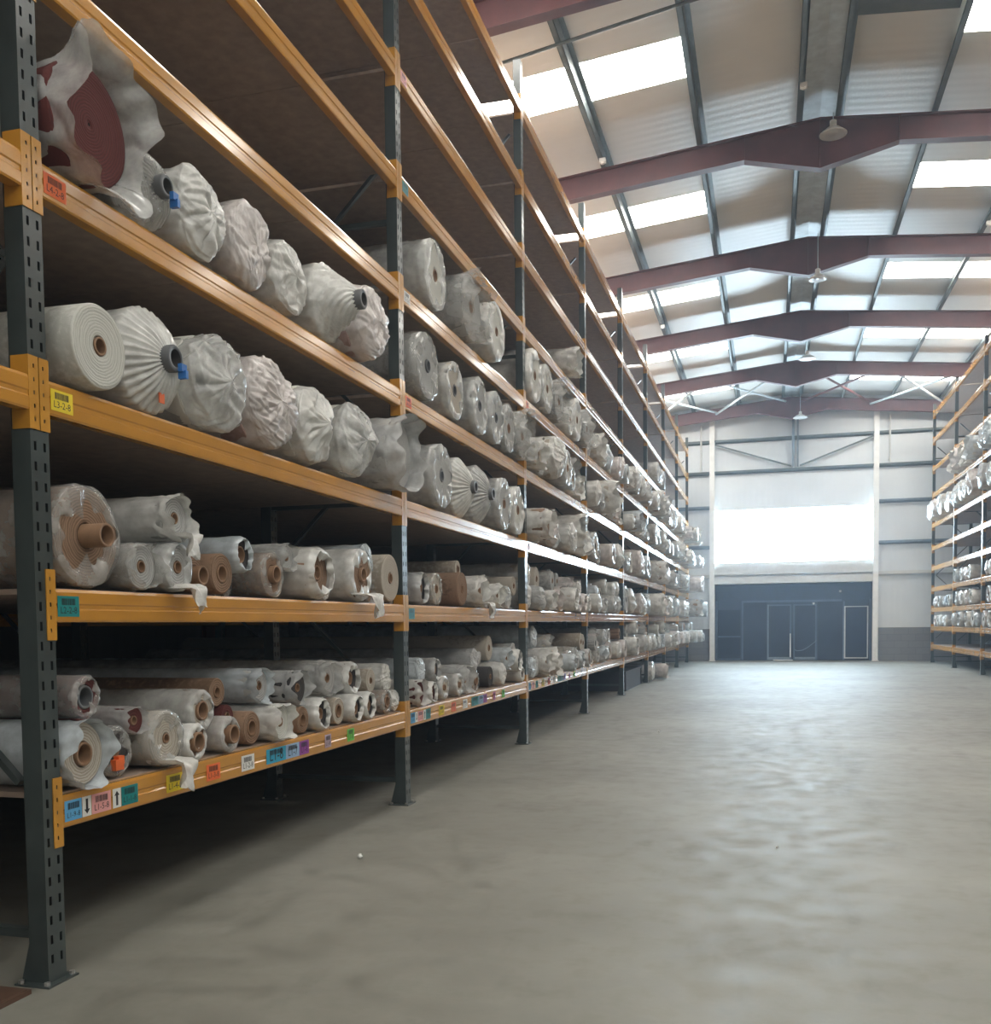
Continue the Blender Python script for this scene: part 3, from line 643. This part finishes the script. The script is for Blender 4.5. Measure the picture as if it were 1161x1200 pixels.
LW = ['first', 'second', 'third', 'fourth', 'fifth', 'sixth', 'seventh', 'eighth', 'ninth', 'tenth', 'eleventh']
def settle(items, deck, ymin, ymax, iters=500):
    """items: dicts with y,z,r (targets). Pack circles on the deck without overlap."""
    n = len(items); y = np.array([i['y'] for i in items]); z = np.array([float(i['z']) for i in items]); r = np.array([i['r'] for i in items]) * 1.045 + .002
    y0 = y.copy(); m_ = r ** 2.5      # big rolls are heavy and stay put
    for it in range(iters):
        z -= .004; y += (y0 - y) * .05
        for _ in range(2):
            for i in range(n):
                dy = y - y[i]; dz = z - z[i]; d = np.hypot(dy, dz) + 1e-9; ov = (r + r[i]) - d; ov[i] = 0; ov = np.maximum(ov, 0)
                if ov.any():
                    y -= 0; sh = m_[i] / (m_[i] + m_); px = dy / d * ov; pz = dz / d * ov; y += px * sh; z += pz * sh; y[i] -= (px * (1 - sh)).sum(); z[i] -= (pz * (1 - sh)).sum()
            z = np.maximum(z, deck + r); y = np.clip(y, ymin + r, ymax - r)
    for i, it_ in enumerate(items): it_['y'], it_['z'] = float(y[i]), float(z[i])
SEED = [100]
QUEUE = []
def make_roll(it, lab, group, s=1, xf=-RA, hi=True):
    n_w = len(lab.split())
    if n_w > 16: print('LONG', n_w, lab)
    QUEUE.append((it['r'] * FPX / depth_of((xf + s * it['off'], it['y'], it['z'])), it, lab, group, s, xf, hi))
def build_roll(it, lab, group, s=1, xf=-RA, hi=True):
    """a roll whose end faces the aisle."""
    SEED[0] += 7; sd = SEED[0]; r = it['r']; kind = it['kind']; loc = (xf + s * it['off'], it['y'], it['z']); rc = .004 if it.get('solid') else min(.05, max(.022, r * it.get('rc', .26))); L = it.get('L', ROLL_LEN)
    rz = 0 if s > 0 else math.pi
    base = 'wrapped_carpet_roll' if kind != 'bare' else 'carpet_roll'
    if not hi:
        if kind == 'bare': me = carpet_mesh(r, rc, it['c'], L, 24, sd)
        else:
            parts = film_meshes(kind, r, rc, it['f'], L, sd, False, it['off']); me = parts[0][1]
            if kind in ('film', 'ring', 'sleeve', 'flare'):
                root = place(base, me, loc, None, rz); cm_ = carpet_mesh(r * .985, rc, it['c'], L, 20, sd); c_ = bpy.data.objects.new('carpet', cm_); COL.objects.link(c_); c_.parent = root
                return tag(root, lab, 'carpet roll', group)
        return tag(place(base, me, loc, None, rz), lab, 'carpet roll', group)
    root = place(base, None, loc, None, rz)
    def add(nm, me, mat=None):
        o = bpy.data.objects.new(nm, me); COL.objects.link(o); o.parent = root; return o
    co = add('carpet', carpet_mesh(r * .96 if kind == 'bag' else r * .985, rc, it['c'], L - .15, 56, sd))
    if kind in ('bag', 'gather', 'twist'): co.location.x = -.10
    if it.get('core'): add('core_tube', core_mesh(rc * .99, it['core'], it.get('cm', 'cardboard')))
    elif kind in ('bare', 'film', 'ring', 'sleeve', 'flare') and not it.get('solid'): add('core_tube', core_mesh(rc * .98, .002, it.get('cm', 'cardboard')))
    if kind != 'bare':
        for nm, me in film_meshes(kind, r, rc, it['f'], L, sd, True, it['off']): add(nm, me)
    for ex in it.get('extra', ()):
        if ex == 'clip':
            mb = MB(); x = r * .5 + .01; mb.box(x, x + .02, .005, .045, -.055, -.022); mb.box(x - .01, x + .03, .02, .04, -.085, -.05); tag(add('clip', mb.mesh('clip', ['clip_blue'])), 'blue plastic clip')
        if ex == 'tape':
            mb = MB(); x = r * .16; mb.box(x, x + .004, -.02, .02, -r * .86, -r * .66); tag(add('tape', mb.mesh('tape', ['tape_orange'])), 'orange tape')
        if ex == 'orange':
            mb = MB(); mb.box(.004, .03, -.035, .02, -r * .72, -r * .3); mb.box(.0, .026, -.01, .03, -r * .5, -r * .18); tag(add('strap', mb.mesh('strap', ['tape_orange'])), 'orange strap end')
        if ex == 'tail':        # loose sheet of film hanging over the beam
            hang = min(r * 1.1, .17); rr = random.Random(sd); n1, n2 = 12, 12
            V = []; Fc = []
            for a in range(n1):
                t = a / (n1 - 1)
                for b in range(n2):
                    u = b / (n2 - 1) - .5; w_ = r * (1.5 - 1.0 * t) * (1 + .15 * math.sin(7 * t + sd))
                    x = -.03 + (.13 + abs(it['off'])) * min(1, t * 2.2) + .02 * math.sin(9 * u + 5 * t + sd) + .012 * math.sin(23 * u)
                    z = -r * .78 - hang * max(0, t - .4) / .6 * (1 - .7 * abs(u) * t) + .012 * math.sin(14 * u + sd)
                    V.append((x, u * w_, z))
            for a in range(n1 - 1):
                for b in range(n2 - 1): Fc.append((a * n2 + b, a * n2 + b + 1, (a + 1) * n2 + b + 1, (a + 1) * n2 + b))
            me = bpy.data.meshes.new('film_tail'); me.from_pydata(V, [], Fc); me.materials.append(MATS['film_white']); me.polygons.foreach_set('use_smooth', [True] * len(Fc)); add('film_tail', me)
    return tag(root, lab, 'carpet roll', group)

def entry(n, l, x, y, ry, kind, c, f, off, desc, **kw):
    P = at_x(x, y, -RA + off); r = ry * depth_of(P) / FPX
    return dict(n=n, l=l, y=P.y, z=P.z, r=r, kind=kind, c=c, f=f, off=off, desc=desc, **kw)
NEAR = [
 # fourth shelf, nearest bay
 (0,3,104,150,70,'flare','red','milky',.03,'large maroon roll in flared film',{'solid':1}),
 (0,3,180,238,43,'gather','grey','clear',.02,'clear-wrapped roll with blue clip',{'extra':('clip',)}),
 (0,3,234,262,52,'bag','white','white',.06,'crumpled white bagged roll',{}),
 (0,3,300,303,49,'bag','white','pink',.06,'plump pinkish bagged roll',{}),
 (0,3,347,335,44,'bag','white','white',.05,'white bagged roll beside twisted-end roll',{}),
 (0,3,388,366,43,'twist','white','white',.03,'white roll with twisted film end',{}),
 (0,3,438,395,44,'bag','pink','pink',.10,'faintly pink gathered bag roll',{}),
 # third shelf, nearest bay
 (0,2,120,412,50,'bare','white','white',.06,'bare off-white roll with open core',{'cm':'cardboard','rc':.22}),
 (0,2,186,424,58,'gather','white','white',.02,'pleated white film roll, blue clip',{'extra':('clip','tape')}),
 (0,2,252,452,57,'bag','white','milky',.06,'shiny crumpled clear bag roll',{}),
 (0,2,322,480,55,'bag','pink','pink',.07,'plump pinkish bagged roll',{}),
 (0,2,374,506,47,'bag','white','white',.08,'crumpled white bagged roll',{}),
 (0,2,420,530,44,'bag','white','milky',.06,'crumpled milky bagged roll',{}),
 (0,2,467,541,42,'sleeve','grey','grey',.10,'grey roll with loose folded film',{}),
 # second shelf, nearest bay
 (0,1,92,627,60,'film','brown','clear',-.02,'large clear-wrapped roll with cardboard core',{'core':.10,'rc':.25}),
 (0,1,148,662,28,'sleeve','grey','clear',.02,'clear loose film roll',{}),
 (0,1,204,616,26,'sleeve','grey','white',.0,'white-wrapped roll, upper layer',{'extra':('tail',)}),
 (0,1,199,667,29,'film','grey','milky',.02,'milky film roll with hanging tail',{'extra':('tail',)}),
 (0,1,228,672,21,'bare','brown','white',-.04,'small brown roll with cardboard core',{'core':.05,'rc':.55}),
 (0,1,268,669,24,'bare','brown','white',-.02,'brown roll with rolled end',{'rc':.45}),
 (0,1,279,631,21,'ring','dark','blue',-.02,'pale blue-grey roll, upper layer',{'rc':.5}),
 (0,1,236,640,12,'bare','brown','white',-.25,'thin brown roll, upper layer',{}),
 (0,1,318,670,26,'film','brown','clear',-.01,'brown roll with torn paper end',{'core':.03,'rc':.4}),
 (0,1,335,632,16,'sleeve','grey','milky',-.06,'slim milky film roll, upper layer',{}),
 (0,1,372,672,30,'ring','brown','white',.02,'thick white ring of film roll',{'rc':.3}),
 (0,1,384,630,15,'bag','grey','white',-.05,'slim white bagged roll, upper layer',{}),
 (0,1,424,674,30,'film','brown','white',.02,'white film roll, brown core showing',{'core':.02,'rc':.4,'extra':('tail',)}),
 (0,1,433,643,21,'bag','grey','blue',-.03,'pale bagged roll, upper layer',{}),
 (0,1,460,676,28,'bare','beige','white',-.02,'bare beige roll with core hole',{'rc':.22}),
 # first shelf, nearest bay
 (0,0,100,884,38,'sleeve','beige','blue',-.01,'beige spiral roll in bluish film',{'rc':.55,'core':.01}),
 (0,0,110,828,25,'film','red','clear',-.03,'red roll in clear film, wide core',{'rc':.7,'cm':'core_grey'}),
 (0,0,86,808,26,'bare','red','white',-.20,'red patterned roll, upper layer',{}),
 (0,0,132,872,30,'film','dark','clear',-.05,'dark roll with orange strap',{'extra':('orange',)}),
 (0,0,148,820,17,'sleeve','red','milky',-.05,'small red roll in loose film',{}),
 (0,0,196,865,33,'film','beige','clear',-.01,'large clear-wrapped beige roll',{'rc':.18,'extra':('tail',)}),
 (0,0,228,824,25,'film','beige','milky',-.06,'beige film roll, brown core, upper layer',{'rc':.5,'core':.01}),
 (0,0,258,792,17,'bare','brown','white',-.12,'brown roll on top of pile',{'rc':.4}),
 (0,0,256,823,14,'bare','red','white',-.10,'small dark red roll, upper layer',{}),
 (0,0,240,869,21,'film','brown','white',.0,'white film roll with brown core',{'core':.02,'rc':.6}),
 (0,0,270,860,21,'film','brown','milky',.0,'milky film roll with brown core',{'core':.03,'rc':.6}),
 (0,0,297,853,20,'bare','brown','white',-.04,'brown bare roll, narrow core',{'rc':.5}),
 (0,0,306,814,20,'sleeve','grey','blue',-.08,'bluish film roll, upper layer',{}),
 (0,0,348,810,20,'sleeve','dark','grey',-.06,'grey film roll, dark open end',{}),
 (0,0,328,850,22,'sleeve','white','white',.02,'bright white film roll',{}),
 (0,0,357,843,16,'bare','brown','white',-.02,'slim brown roll with core',{'rc':.5}),
 (0,0,376,840,19,'ring','dark','white',.0,'white ring film roll, dark core',{'rc':.4}),
 (0,0,398,833,16,'bare','beige','white',-.03,'slim beige roll with core',{'rc':.5}),
 (0,0,414,831,16,'ring','dark','white',.0,'slim white film roll, dark core',{'rc':.5}),
 (0,0,430,828,16,'ring','dark','white',.0,'slim white film roll, dark core',{'rc':.5}),
 (0,0,384,798,21,'sleeve','grey','milky',-.10,'milky film roll, upper layer',{}),
 (0,0,408,792,20,'ring','dark','white',-.08,'white ring film roll, upper layer',{'rc':.4}),
 (0,0,340,786,12,'bag','grey','grey',-.25,'slim grey roll on top of pile',{}),
 (0,0,438,802,14,'bare','beige','white',-.10,'slim beige roll, upper layer',{}),
 (0,0,458,800,17,'bag','white','white',-.03,'crumpled white bagged roll',{}),
 (0,0,452,824,14,'film','brown','clear',-.02,'slim clear film roll, brown core',{'core':.01,'rc':.5}),
 (0,0,468,820,13,'bag','white','white',.0,'slim white bagged roll',{}),
 # fifth shelf, second bay
 (1,4,510,322,40,'film','white','milky',.03,'milky film roll with core hole',{'rc':.2}),
 (1,4,552,345,39,'sleeve','grey','clear',.05,'grey roll in clear open sleeve',{}),
 (1,4,582,385,33,'film','white','white',.10,'white film roll, lowest of three',{'rc':.15}),
 # fourth shelf, second bay
 (1,3,501,437,39,'film','grey','clear',.05,'shiny grey film roll, dark core',{'rc':.25,'core':.01,'cm':'core_grey'}),
 (1,3,533,466,33,'film','beige','milky',.03,'beige film roll, dark core',{'rc':.25,'cm':'core_grey'}),
 (1,3,566,482,32,'film','grey','milky',.05,'grey film roll, dark core',{'rc':.25,'cm':'core_grey'}),
 (1,3,582,492,30,'film','grey','milky',.06,'grey film roll beside shiny slim-cored one',{'rc':.25,'cm':'core_grey'}),
 (1,3,596,500,28,'film','grey','clear',.05,'shiny grey film roll, slim core',{'rc':.25}),
 (1,3,610,513,29,'sleeve','grey','clear',.06,'clear open-sleeved roll',{}),
 # third shelf, second bay
 (1,2,518,562,37,'film','grey','milky',.05,'grey film roll, wide dark core',{'rc':.3,'cm':'core_grey'}),
 (1,2,541,573,34,'gather','grey','white',.0,'pleated white film roll',{}),
 (1,2,562,580,33,'gather','grey','milky',.0,'pleated milky film roll',{}),
 (1,2,591,595,30,'film','grey','milky',.05,'grey film roll, slim core',{'rc':.22}),
 (1,2,607,598,28,'film','white','white',.05,'white film roll, slim core',{'rc':.22}),
 # second shelf, second bay
 (1,1,492,689,19,'ring','dark','grey',-.10,'grey roll, wide dark end',{'rc':.6}),
 (1,1,512,689,19,'film','beige','clear',-.08,'printed-paper wrapped beige roll',{}),
 (1,1,545,690,20,'bare','brown','white',-.05,'large bare brown roll',{}),
 (1,1,560,687,18,'sleeve','grey','white',.02,'white sleeved roll, dark core',{'extra':('tail',)}),
 (1,1,534,659,11,'bare','beige','white',-.15,'beige roll on top of pile',{'rc':.5}),
 (1,1,548,664,8,'bare','brown','white',-.2,'thin brown roll on top',{}),
 (1,1,582,698,14,'sleeve','white','white',.02,'white sleeved roll',{}),
 (1,1,600,699,14,'bag','grey','milky',-.02,'milky bagged roll',{}),
 (1,1,610,678,11,'bare','beige','white',-.1,'slim beige roll on top',{}),
 # first shelf, second bay
 (1,0,492,808,15,'sleeve','red','white',-.02,'maroon roll in white film',{}),
 (1,0,497,778,15,'bag','grey','blue',-.03,'bluish bagged roll',{}),
 (1,0,509,782,14,'ring','dark','milky',-.06,'milky ring roll, dark core',{'rc':.4}),
 (1,0,505,808,13,'ring','red','white',.0,'white film ring, red core',{'rc':.4}),
 (1,0,521,806,14,'film','beige','milky',-.02,'milky film roll, small core',{'core':.01}),
 (1,0,545,784,17,'sleeve','grey','milky',-.04,'shiny milky sleeved roll',{}),
 (1,0,540,805,13,'film','beige','milky',-.02,'milky film roll, small core',{'core':.01}),
 (1,0,556,799,13,'film','brown','clear',-.02,'clear film roll, brown core',{'core':.02,'rc':.4}),
 (1,0,560,757,14,'bag','grey','grey',-.10,'grey bagged roll on top',{}),
 (1,0,574,775,15,'bare','beige','white',-.15,'bare beige roll',{}),
 (1,0,580,796,12,'bare','dark','white',-.08,'dark slim roll',{}),
 (1,0,592,792,14,'bag','white','white',.02,'white bagged roll',{}),
 (1,0,590,770,13,'sleeve','grey','blue',-.03,'bluish sleeved roll',{}),
 (1,0,604,752,14,'bag','grey','grey',-.08,'grey bagged roll above white ring roll',{}),
 (1,0,608,775,13,'ring','dark','white',.0,'white ring roll, dark core',{'rc':.35}),
 (1,0,610,798,9,'film','beige','white',.02,'slim white film roll',{}),
 # fifth and sixth shelf, third bay
 (2,4,622,448,31,'film','white','white',.04,'white film roll, slim core',{'rc':.2}),
 (2,4,640,458,28,'film','white','milky',.05,'milky film roll, slim core',{'rc':.2}),
 (2,4,655,470,25,'sleeve','grey','clear',.06,'clear sleeved roll',{}),
 (2,4,668,490,16,'film','white','white',.05,'small white film roll',{}),
 (2,4,677,495,24,'film','white','white',.05,'white film roll beside smallest roll',{'rc':.2}),
 (2,4,690,510,22,'sleeve','grey','clear',.08,'clear sleeved roll at bay end',{}),
 (2,5,672,428,17,'sleeve','white','white',.06,'white roll in torn film',{}),
]
def bay_phrase(l, n): return "nine-shelf rack's %s shelf, %s bay from back wall" % (LW[l], LW[7 - n])
by_cell = {}
for (n, l, x, y, ry, kind, c, f, off, desc, kw) in NEAR:
    by_cell.setdefault((n, l), []).append(entry(n, l, x, y, ry, kind, c, f, off, desc, **kw))
# the farther bays: rolls lie side by side, two or three deep on the lowest shelves
fr = random.Random(5)
KD = {'bag': 'bagged roll', 'film': 'film-wrapped roll', 'sleeve': 'open-sleeved roll', 'ring': 'film-ringed roll', 'gather': 'pleated film roll', 'bare': 'bare roll'}
def far_item(n, l, y, z, r, kinds, off):
    kind = fr.choice(kinds); c = fr.choice(('white', 'grey', 'beige', 'beige', 'brown')); f = fr.choice(('white', 'white', 'milky', 'pink', 'blue', 'grey'))
    return dict(n=n, l=l, y=y, z=z, r=r, kind=kind, c=c, f=f, off=off, desc='')
for n in range(2, 8):
    ya = YP1 + n * B + PW; base = .02 + .035 * max(0, n - 3)
    for l in (2, 3, 4):
        if (n, l) in by_cell: continue
        deck = LEV_L[l] + .135; y = ya + fr.uniform(.02, .12); cell = []
        while True:
            r = fr.uniform(.20, .275) if fr.random() < .65 else fr.uniform(.15, .2)
            if y + 2.1 * r > ya + B - PW - .02: break
            off = base + fr.uniform(-.06, .16) + (fr.uniform(.1, .3) if n == 7 and y > ya + 1.2 else 0)
            cell.append(far_item(n, l, y + 1.05 * r, deck + r, r, ('bag', 'bag', 'bag', 'film', 'sleeve', 'sleeve'), off)); y += 2.1 * r + fr.uniform(.0, .10)
        by_cell[n, l] = cell
    for l in (0, 1):
        deck = LEV_L[l] + .135; cell = []; y = ya + .08
        big = (l == 1 and n >= 4)
        while y < ya + B - PW - .25:
            r = fr.uniform(.20, .29) if big else (fr.uniform(.15, .20) if n >= 4 else fr.uniform(.11, .17))
            if y + 2.12 * r > ya + B - PW - .01: r = (ya + B - PW - .01 - y) / 2.12
            if r < .08: break
            off = base + fr.uniform(-.10, .14) + (fr.uniform(.1, .45) if n == 7 and y > ya + 1.2 else 0)
            cell.append(far_item(n, l, y + r, deck + r, r, ('bag', 'bag', 'film', 'sleeve', 'ring'), off)); y += 2.12 * r
        if not big:
            y = ya + .2
            while y < ya + B - PW - .3:
                r = fr.uniform(.10, .15) if n < 4 else fr.uniform(.13, .17)
                if fr.random() < .8: cell.append(far_item(n, l, y + r, deck + .42, r, ('bag', 'film', 'sleeve', 'bare'), base + fr.uniform(-.15, .05)))
                y += 2.2 * r + fr.uniform(.05, .25)
        by_cell[n, l] = cell
ya = YP1 + 5 * B + PW       # sixth shelf: a few rolls in one far bay
by_cell[5, 5] = [far_item(5, 5, ya + 1.3 + k * .50, 5, .22, ('bag', 'film'), .10) for k in range(4)]
NR = 0
def fill_gaps(n, l, items):
    """rolls pushed deeper into the shelf, seen between the front ones and carrying the upper layer"""
    ya = YP1 + n * B + PW; deck = LEV_L[l] + .135
    low = sorted((i['y'] - i['r'], i['y'] + i['r']) for i in items if i['z'] < deck + 1.8 * i['r'])
    e = low[0][1] if (n, l) == (0, 1) else ya + .05
    for a, b in low + [(ya + B - PW - .05, 99)]:
        while a - e > .10:
            r = min((a - e) / 2.25, fr.uniform(.075, .10)); k = fr.choice(('film', 'bag', 'bare', 'sleeve'))
            items.append(dict(n=n, l=l, y=e + 1.06 * r, z=deck + r, r=r, kind=k, c=fr.choice(('beige', 'brown', 'grey')), f=fr.choice(('grey', 'milky', 'clear', 'white')), off=-fr.uniform(.08, .30), desc='', deep=1)); e += 2.16 * r
        e = max(e, b)
for (n, l), items in by_cell.items():
    ya = YP1 + n * B + PW
    if n < 2 and l < 2: fill_gaps(n, l, items)
    settle(items, LEV_L[l] + .135, ya + .008, ya + B - PW - .008, 500 if n < 2 else 200)
    for it in items:
        ds = it['desc'] or KD[it['kind']]
        if not it['desc']:
            ds = (({'white': 'white', 'milky': 'milky', 'pink': 'pinkish', 'blue': 'bluish', 'grey': 'grey', 'clear': 'clear'}[it['f']] + ' ') if it['kind'] != 'bare' else it['c'] + ' ') + ds
            if it.get('deep'): ds += ' pushed back'
        ph = bay_phrase(l, n); lab = ds + ', ' + ph
        make_roll(it, lab, ds.split(',')[0] + 's on ' + ph, hi=n < 3); NR += 1

# rolls on the eleven-shelf rack
def cell_r(n, l, ya, yb, r0, r1, off0, off1, kinds, gap):
    items = []; y = ya; deck = LEV_R[l] + .135
    while y + 2.1 * r1 < yb:
        r = fr.uniform(r0, r1); items.append(far_item(n, l, y + 1.05 * r, deck + r, r, kinds, fr.uniform(off0, off1))); y += 2.12 * r + fr.uniform(0, gap)
    for it in items:
        it['z'] = deck + it['r'] * 1.045 + .003; it['L'] = 2.9
        col = {'white': 'white', 'milky': 'milky', 'pink': 'pinkish', 'blue': 'bluish', 'grey': 'grey'}[it['f']] if it['kind'] != 'bare' else it['c']
        ds = col + ' ' + KD[it['kind']]; ph = "eleven-shelf rack's %s shelf, %s bay from back wall" % (LW[l], LW[7 - n])
        make_roll(it, ds + ', ' + ph, ds + 's on ' + ph, s=-1, xf=RB, hi=False)
pY = lambda n: YP1 + n * B + PW
K2 = ('film', 'bag', 'ring')
cell_r(7, 1, pY(7) + .9, pY(7) + 2.9, .15, .19, .0, .05, K2, .1)
cell_r(6, 1, pY(6) + .2, pY(6) + 3.75, .18, .22, .0, .05, K2, .12); cell_r(5, 1, pY(5) + .2, pY(5) + 3.75, .18, .22, .0, .05, K2, .12)
cell_r(7, 2, pY(7) + .1, pY(7) + 3.75, .15, .18, .0, .05, K2, .1); cell_r(6, 2, pY(6) + .6, pY(6) + 3.75, .18, .21, .0, .05, K2, .12); cell_r(5, 2, pY(5) + .1, pY(5) + 3.7, .18, .21, .0, .05, K2, .12)
cell_r(6, 3, pY(6) + 1.2, pY(6) + 3.75, .17, .20, .0, .05, K2, .3); cell_r(5, 3, pY(5) + .1, pY(5) + 3.7, .18, .2, .0, .05, K2, .15)
for n in (5, 6, 7): cell_r(n, 6, pY(n) + .05, pY(n) + 3.78, .26, .34, .10, .30, ('bag',), .05)
cell_r(6, 7, pY(6) + .4, pY(6) + 3.6, .25, .31, .05, .2, ('bag', 'sleeve'), .05); cell_r(5, 7, pY(5) + .4, pY(5) + 3.6, .25, .31, .05, .2, ('bag', 'sleeve'), .05)

# ------------------------------------------------------------------ odds and ends
mb = MB(); y0, y1 = pY(4) + .95, pY(4) + 3.55
mb.box(-1.5, 0, 0, y1 - y0, 0, .36); mb.box(-1.52, .02, -.02, y1 - y0 + .02, .36, .40); mb.box(0, .015, .04, .10, 0, .36); mb.box(0, .015, y1 - y0 - .10, y1 - y0 - .04, 0, .36)
tag(build('storage_crate', mb, 'box_dark', (-RA - .12, y0, 0)), 'low dark crate on the floor under the lowest shelf', 'crate')
for k, (yy, r, off, zz) in enumerate(((pY(5) + .35, .19, .10, 0), (pY(5) + .95, .22, .02, 0), (pY(5) + 1.55, .18, .22, 0))):
    it = dict(y=yy, z=r * 1.06 + .01, r=r, kind=('bag', 'bag', 'sleeve')[k], c='white', f=('white', 'grey', 'pink')[k], off=off, L=2.0)
    make_roll(it, '%s-wrapped roll lying on the floor under the rack beside the dark crate' % ('white', 'grey', 'pinkish')[k], 'rolls on the floor', hi=False)
mb = MB(); mb.box(-1.3, 0, -1.6, 0, 0, .018); mb.box(-1.29, -.01, -1.59, -.01, .018, .02)
tag(build('plywood_sheet', mb, 'plywood_brown', (-RA - .005, 3.06, 0)), 'dark brown sheet lying on floor beside the rack foot', 'board')
def scrap(P, rad, sd, lab):
    me = rev_mesh('paper_scrap', [-rad, -rad * .8, -rad * .3, rad * .3, rad * .8, rad], [.0005, rad * .6, rad, rad * .9, rad * .5, .0005], 10, ['paper_white'], lambda Q, T, X, R: crumple(Q / rad, sd, 1.2, 4) * rad * .3, smooth=False)
    zmin = min(v.co.z for v in me.vertices); tag(place('paper_scrap', me, (P.x, P.y, -zmin * .95)), lab, 'scrap')
scrap(at_z(422, 1006, 0), .018, 3, 'small crumpled white scrap on bare floor near the rack'); scrap(at_z(910, 994, 0), .010, 5, 'tiny white scrap in the middle of the aisle')
scrap(at_z(772, 858, 0), .012, 8, 'tiny white scrap on far concrete floor by rack')

# ------------------------------------------------------------------ build the queued rolls: the 300 that show largest are things, the rest one heap
QUEUE.sort(key=lambda q: -q[0]); NMAX = 325
for q in QUEUE[:NMAX]: build_roll(*q[1:])
SV, SF, SM, smats, nv = [], [], [], [], 0
for (px, it, lab, group, s, xf, hi) in QUEUE[NMAX:]:
    SEED[0] += 7; r = it['r']; ms = []
    if it['kind'] != 'bare': ms.append(film_meshes(it['kind'], r, .04, it['f'], it.get('L', ROLL_LEN), SEED[0], False, it['off'])[0][1])
    if it['kind'] in ('bare', 'film', 'ring', 'sleeve'): ms.append(carpet_mesh(r * .985, .045, it['c'], it.get('L', ROLL_LEN), 20, SEED[0]))
    for me in ms:
        V = np.zeros(len(me.vertices) * 3, np.float32); me.vertices.foreach_get('co', V); V = V.reshape(-1, 3)
        V[:, 0] *= s; V[:, 1] *= s; V += np.array([xf + s * it['off'], it['y'], it['z']], np.float32)
        Fq = np.zeros(len(me.polygons) * 4, np.int32); me.loops.foreach_get('vertex_index', Fq); mi = np.zeros(len(me.polygons), np.int32); me.polygons.foreach_get('material_index', mi)
        mp = []
        for m_ in me.materials:
            if m_ not in smats: smats.append(m_)
            mp.append(smats.index(m_))
        SV.append(V); SF.append(Fq.reshape(-1, 4) + nv); SM.append(np.array(mp)[mi]); nv += len(V); bpy.data.meshes.remove(me)
if SV:
    V = np.concatenate(SV); Fq = np.concatenate(SF); me = bpy.data.meshes.new('distant_carpet_rolls'); nf = len(Fq)
    me.vertices.add(len(V)); me.vertices.foreach_set('co', V.ravel()); me.loops.add(nf * 4); me.loops.foreach_set('vertex_index', Fq.ravel().astype(np.int32))
    me.polygons.add(nf); me.polygons.foreach_set('loop_start', np.arange(0, nf * 4, 4, dtype=np.int32)); me.polygons.foreach_set('loop_total', np.full(nf, 4, np.int32))
    for m_ in smats: me.materials.append(m_)
    me.polygons.foreach_set('material_index', np.concatenate(SM).astype(np.int32)); me.polygons.foreach_set('use_smooth', np.ones(nf, bool)); me.update(calc_edges=True)
    tag(place('distant_carpet_rolls', me), 'small far rolls packed on both racks near the gable wall', 'carpet rolls', kind='stuff')
print('rolls', len(QUEUE), 'heap', len(QUEUE[NMAX:]), 'threshold px', QUEUE[min(NMAX, len(QUEUE) - 1)][0])
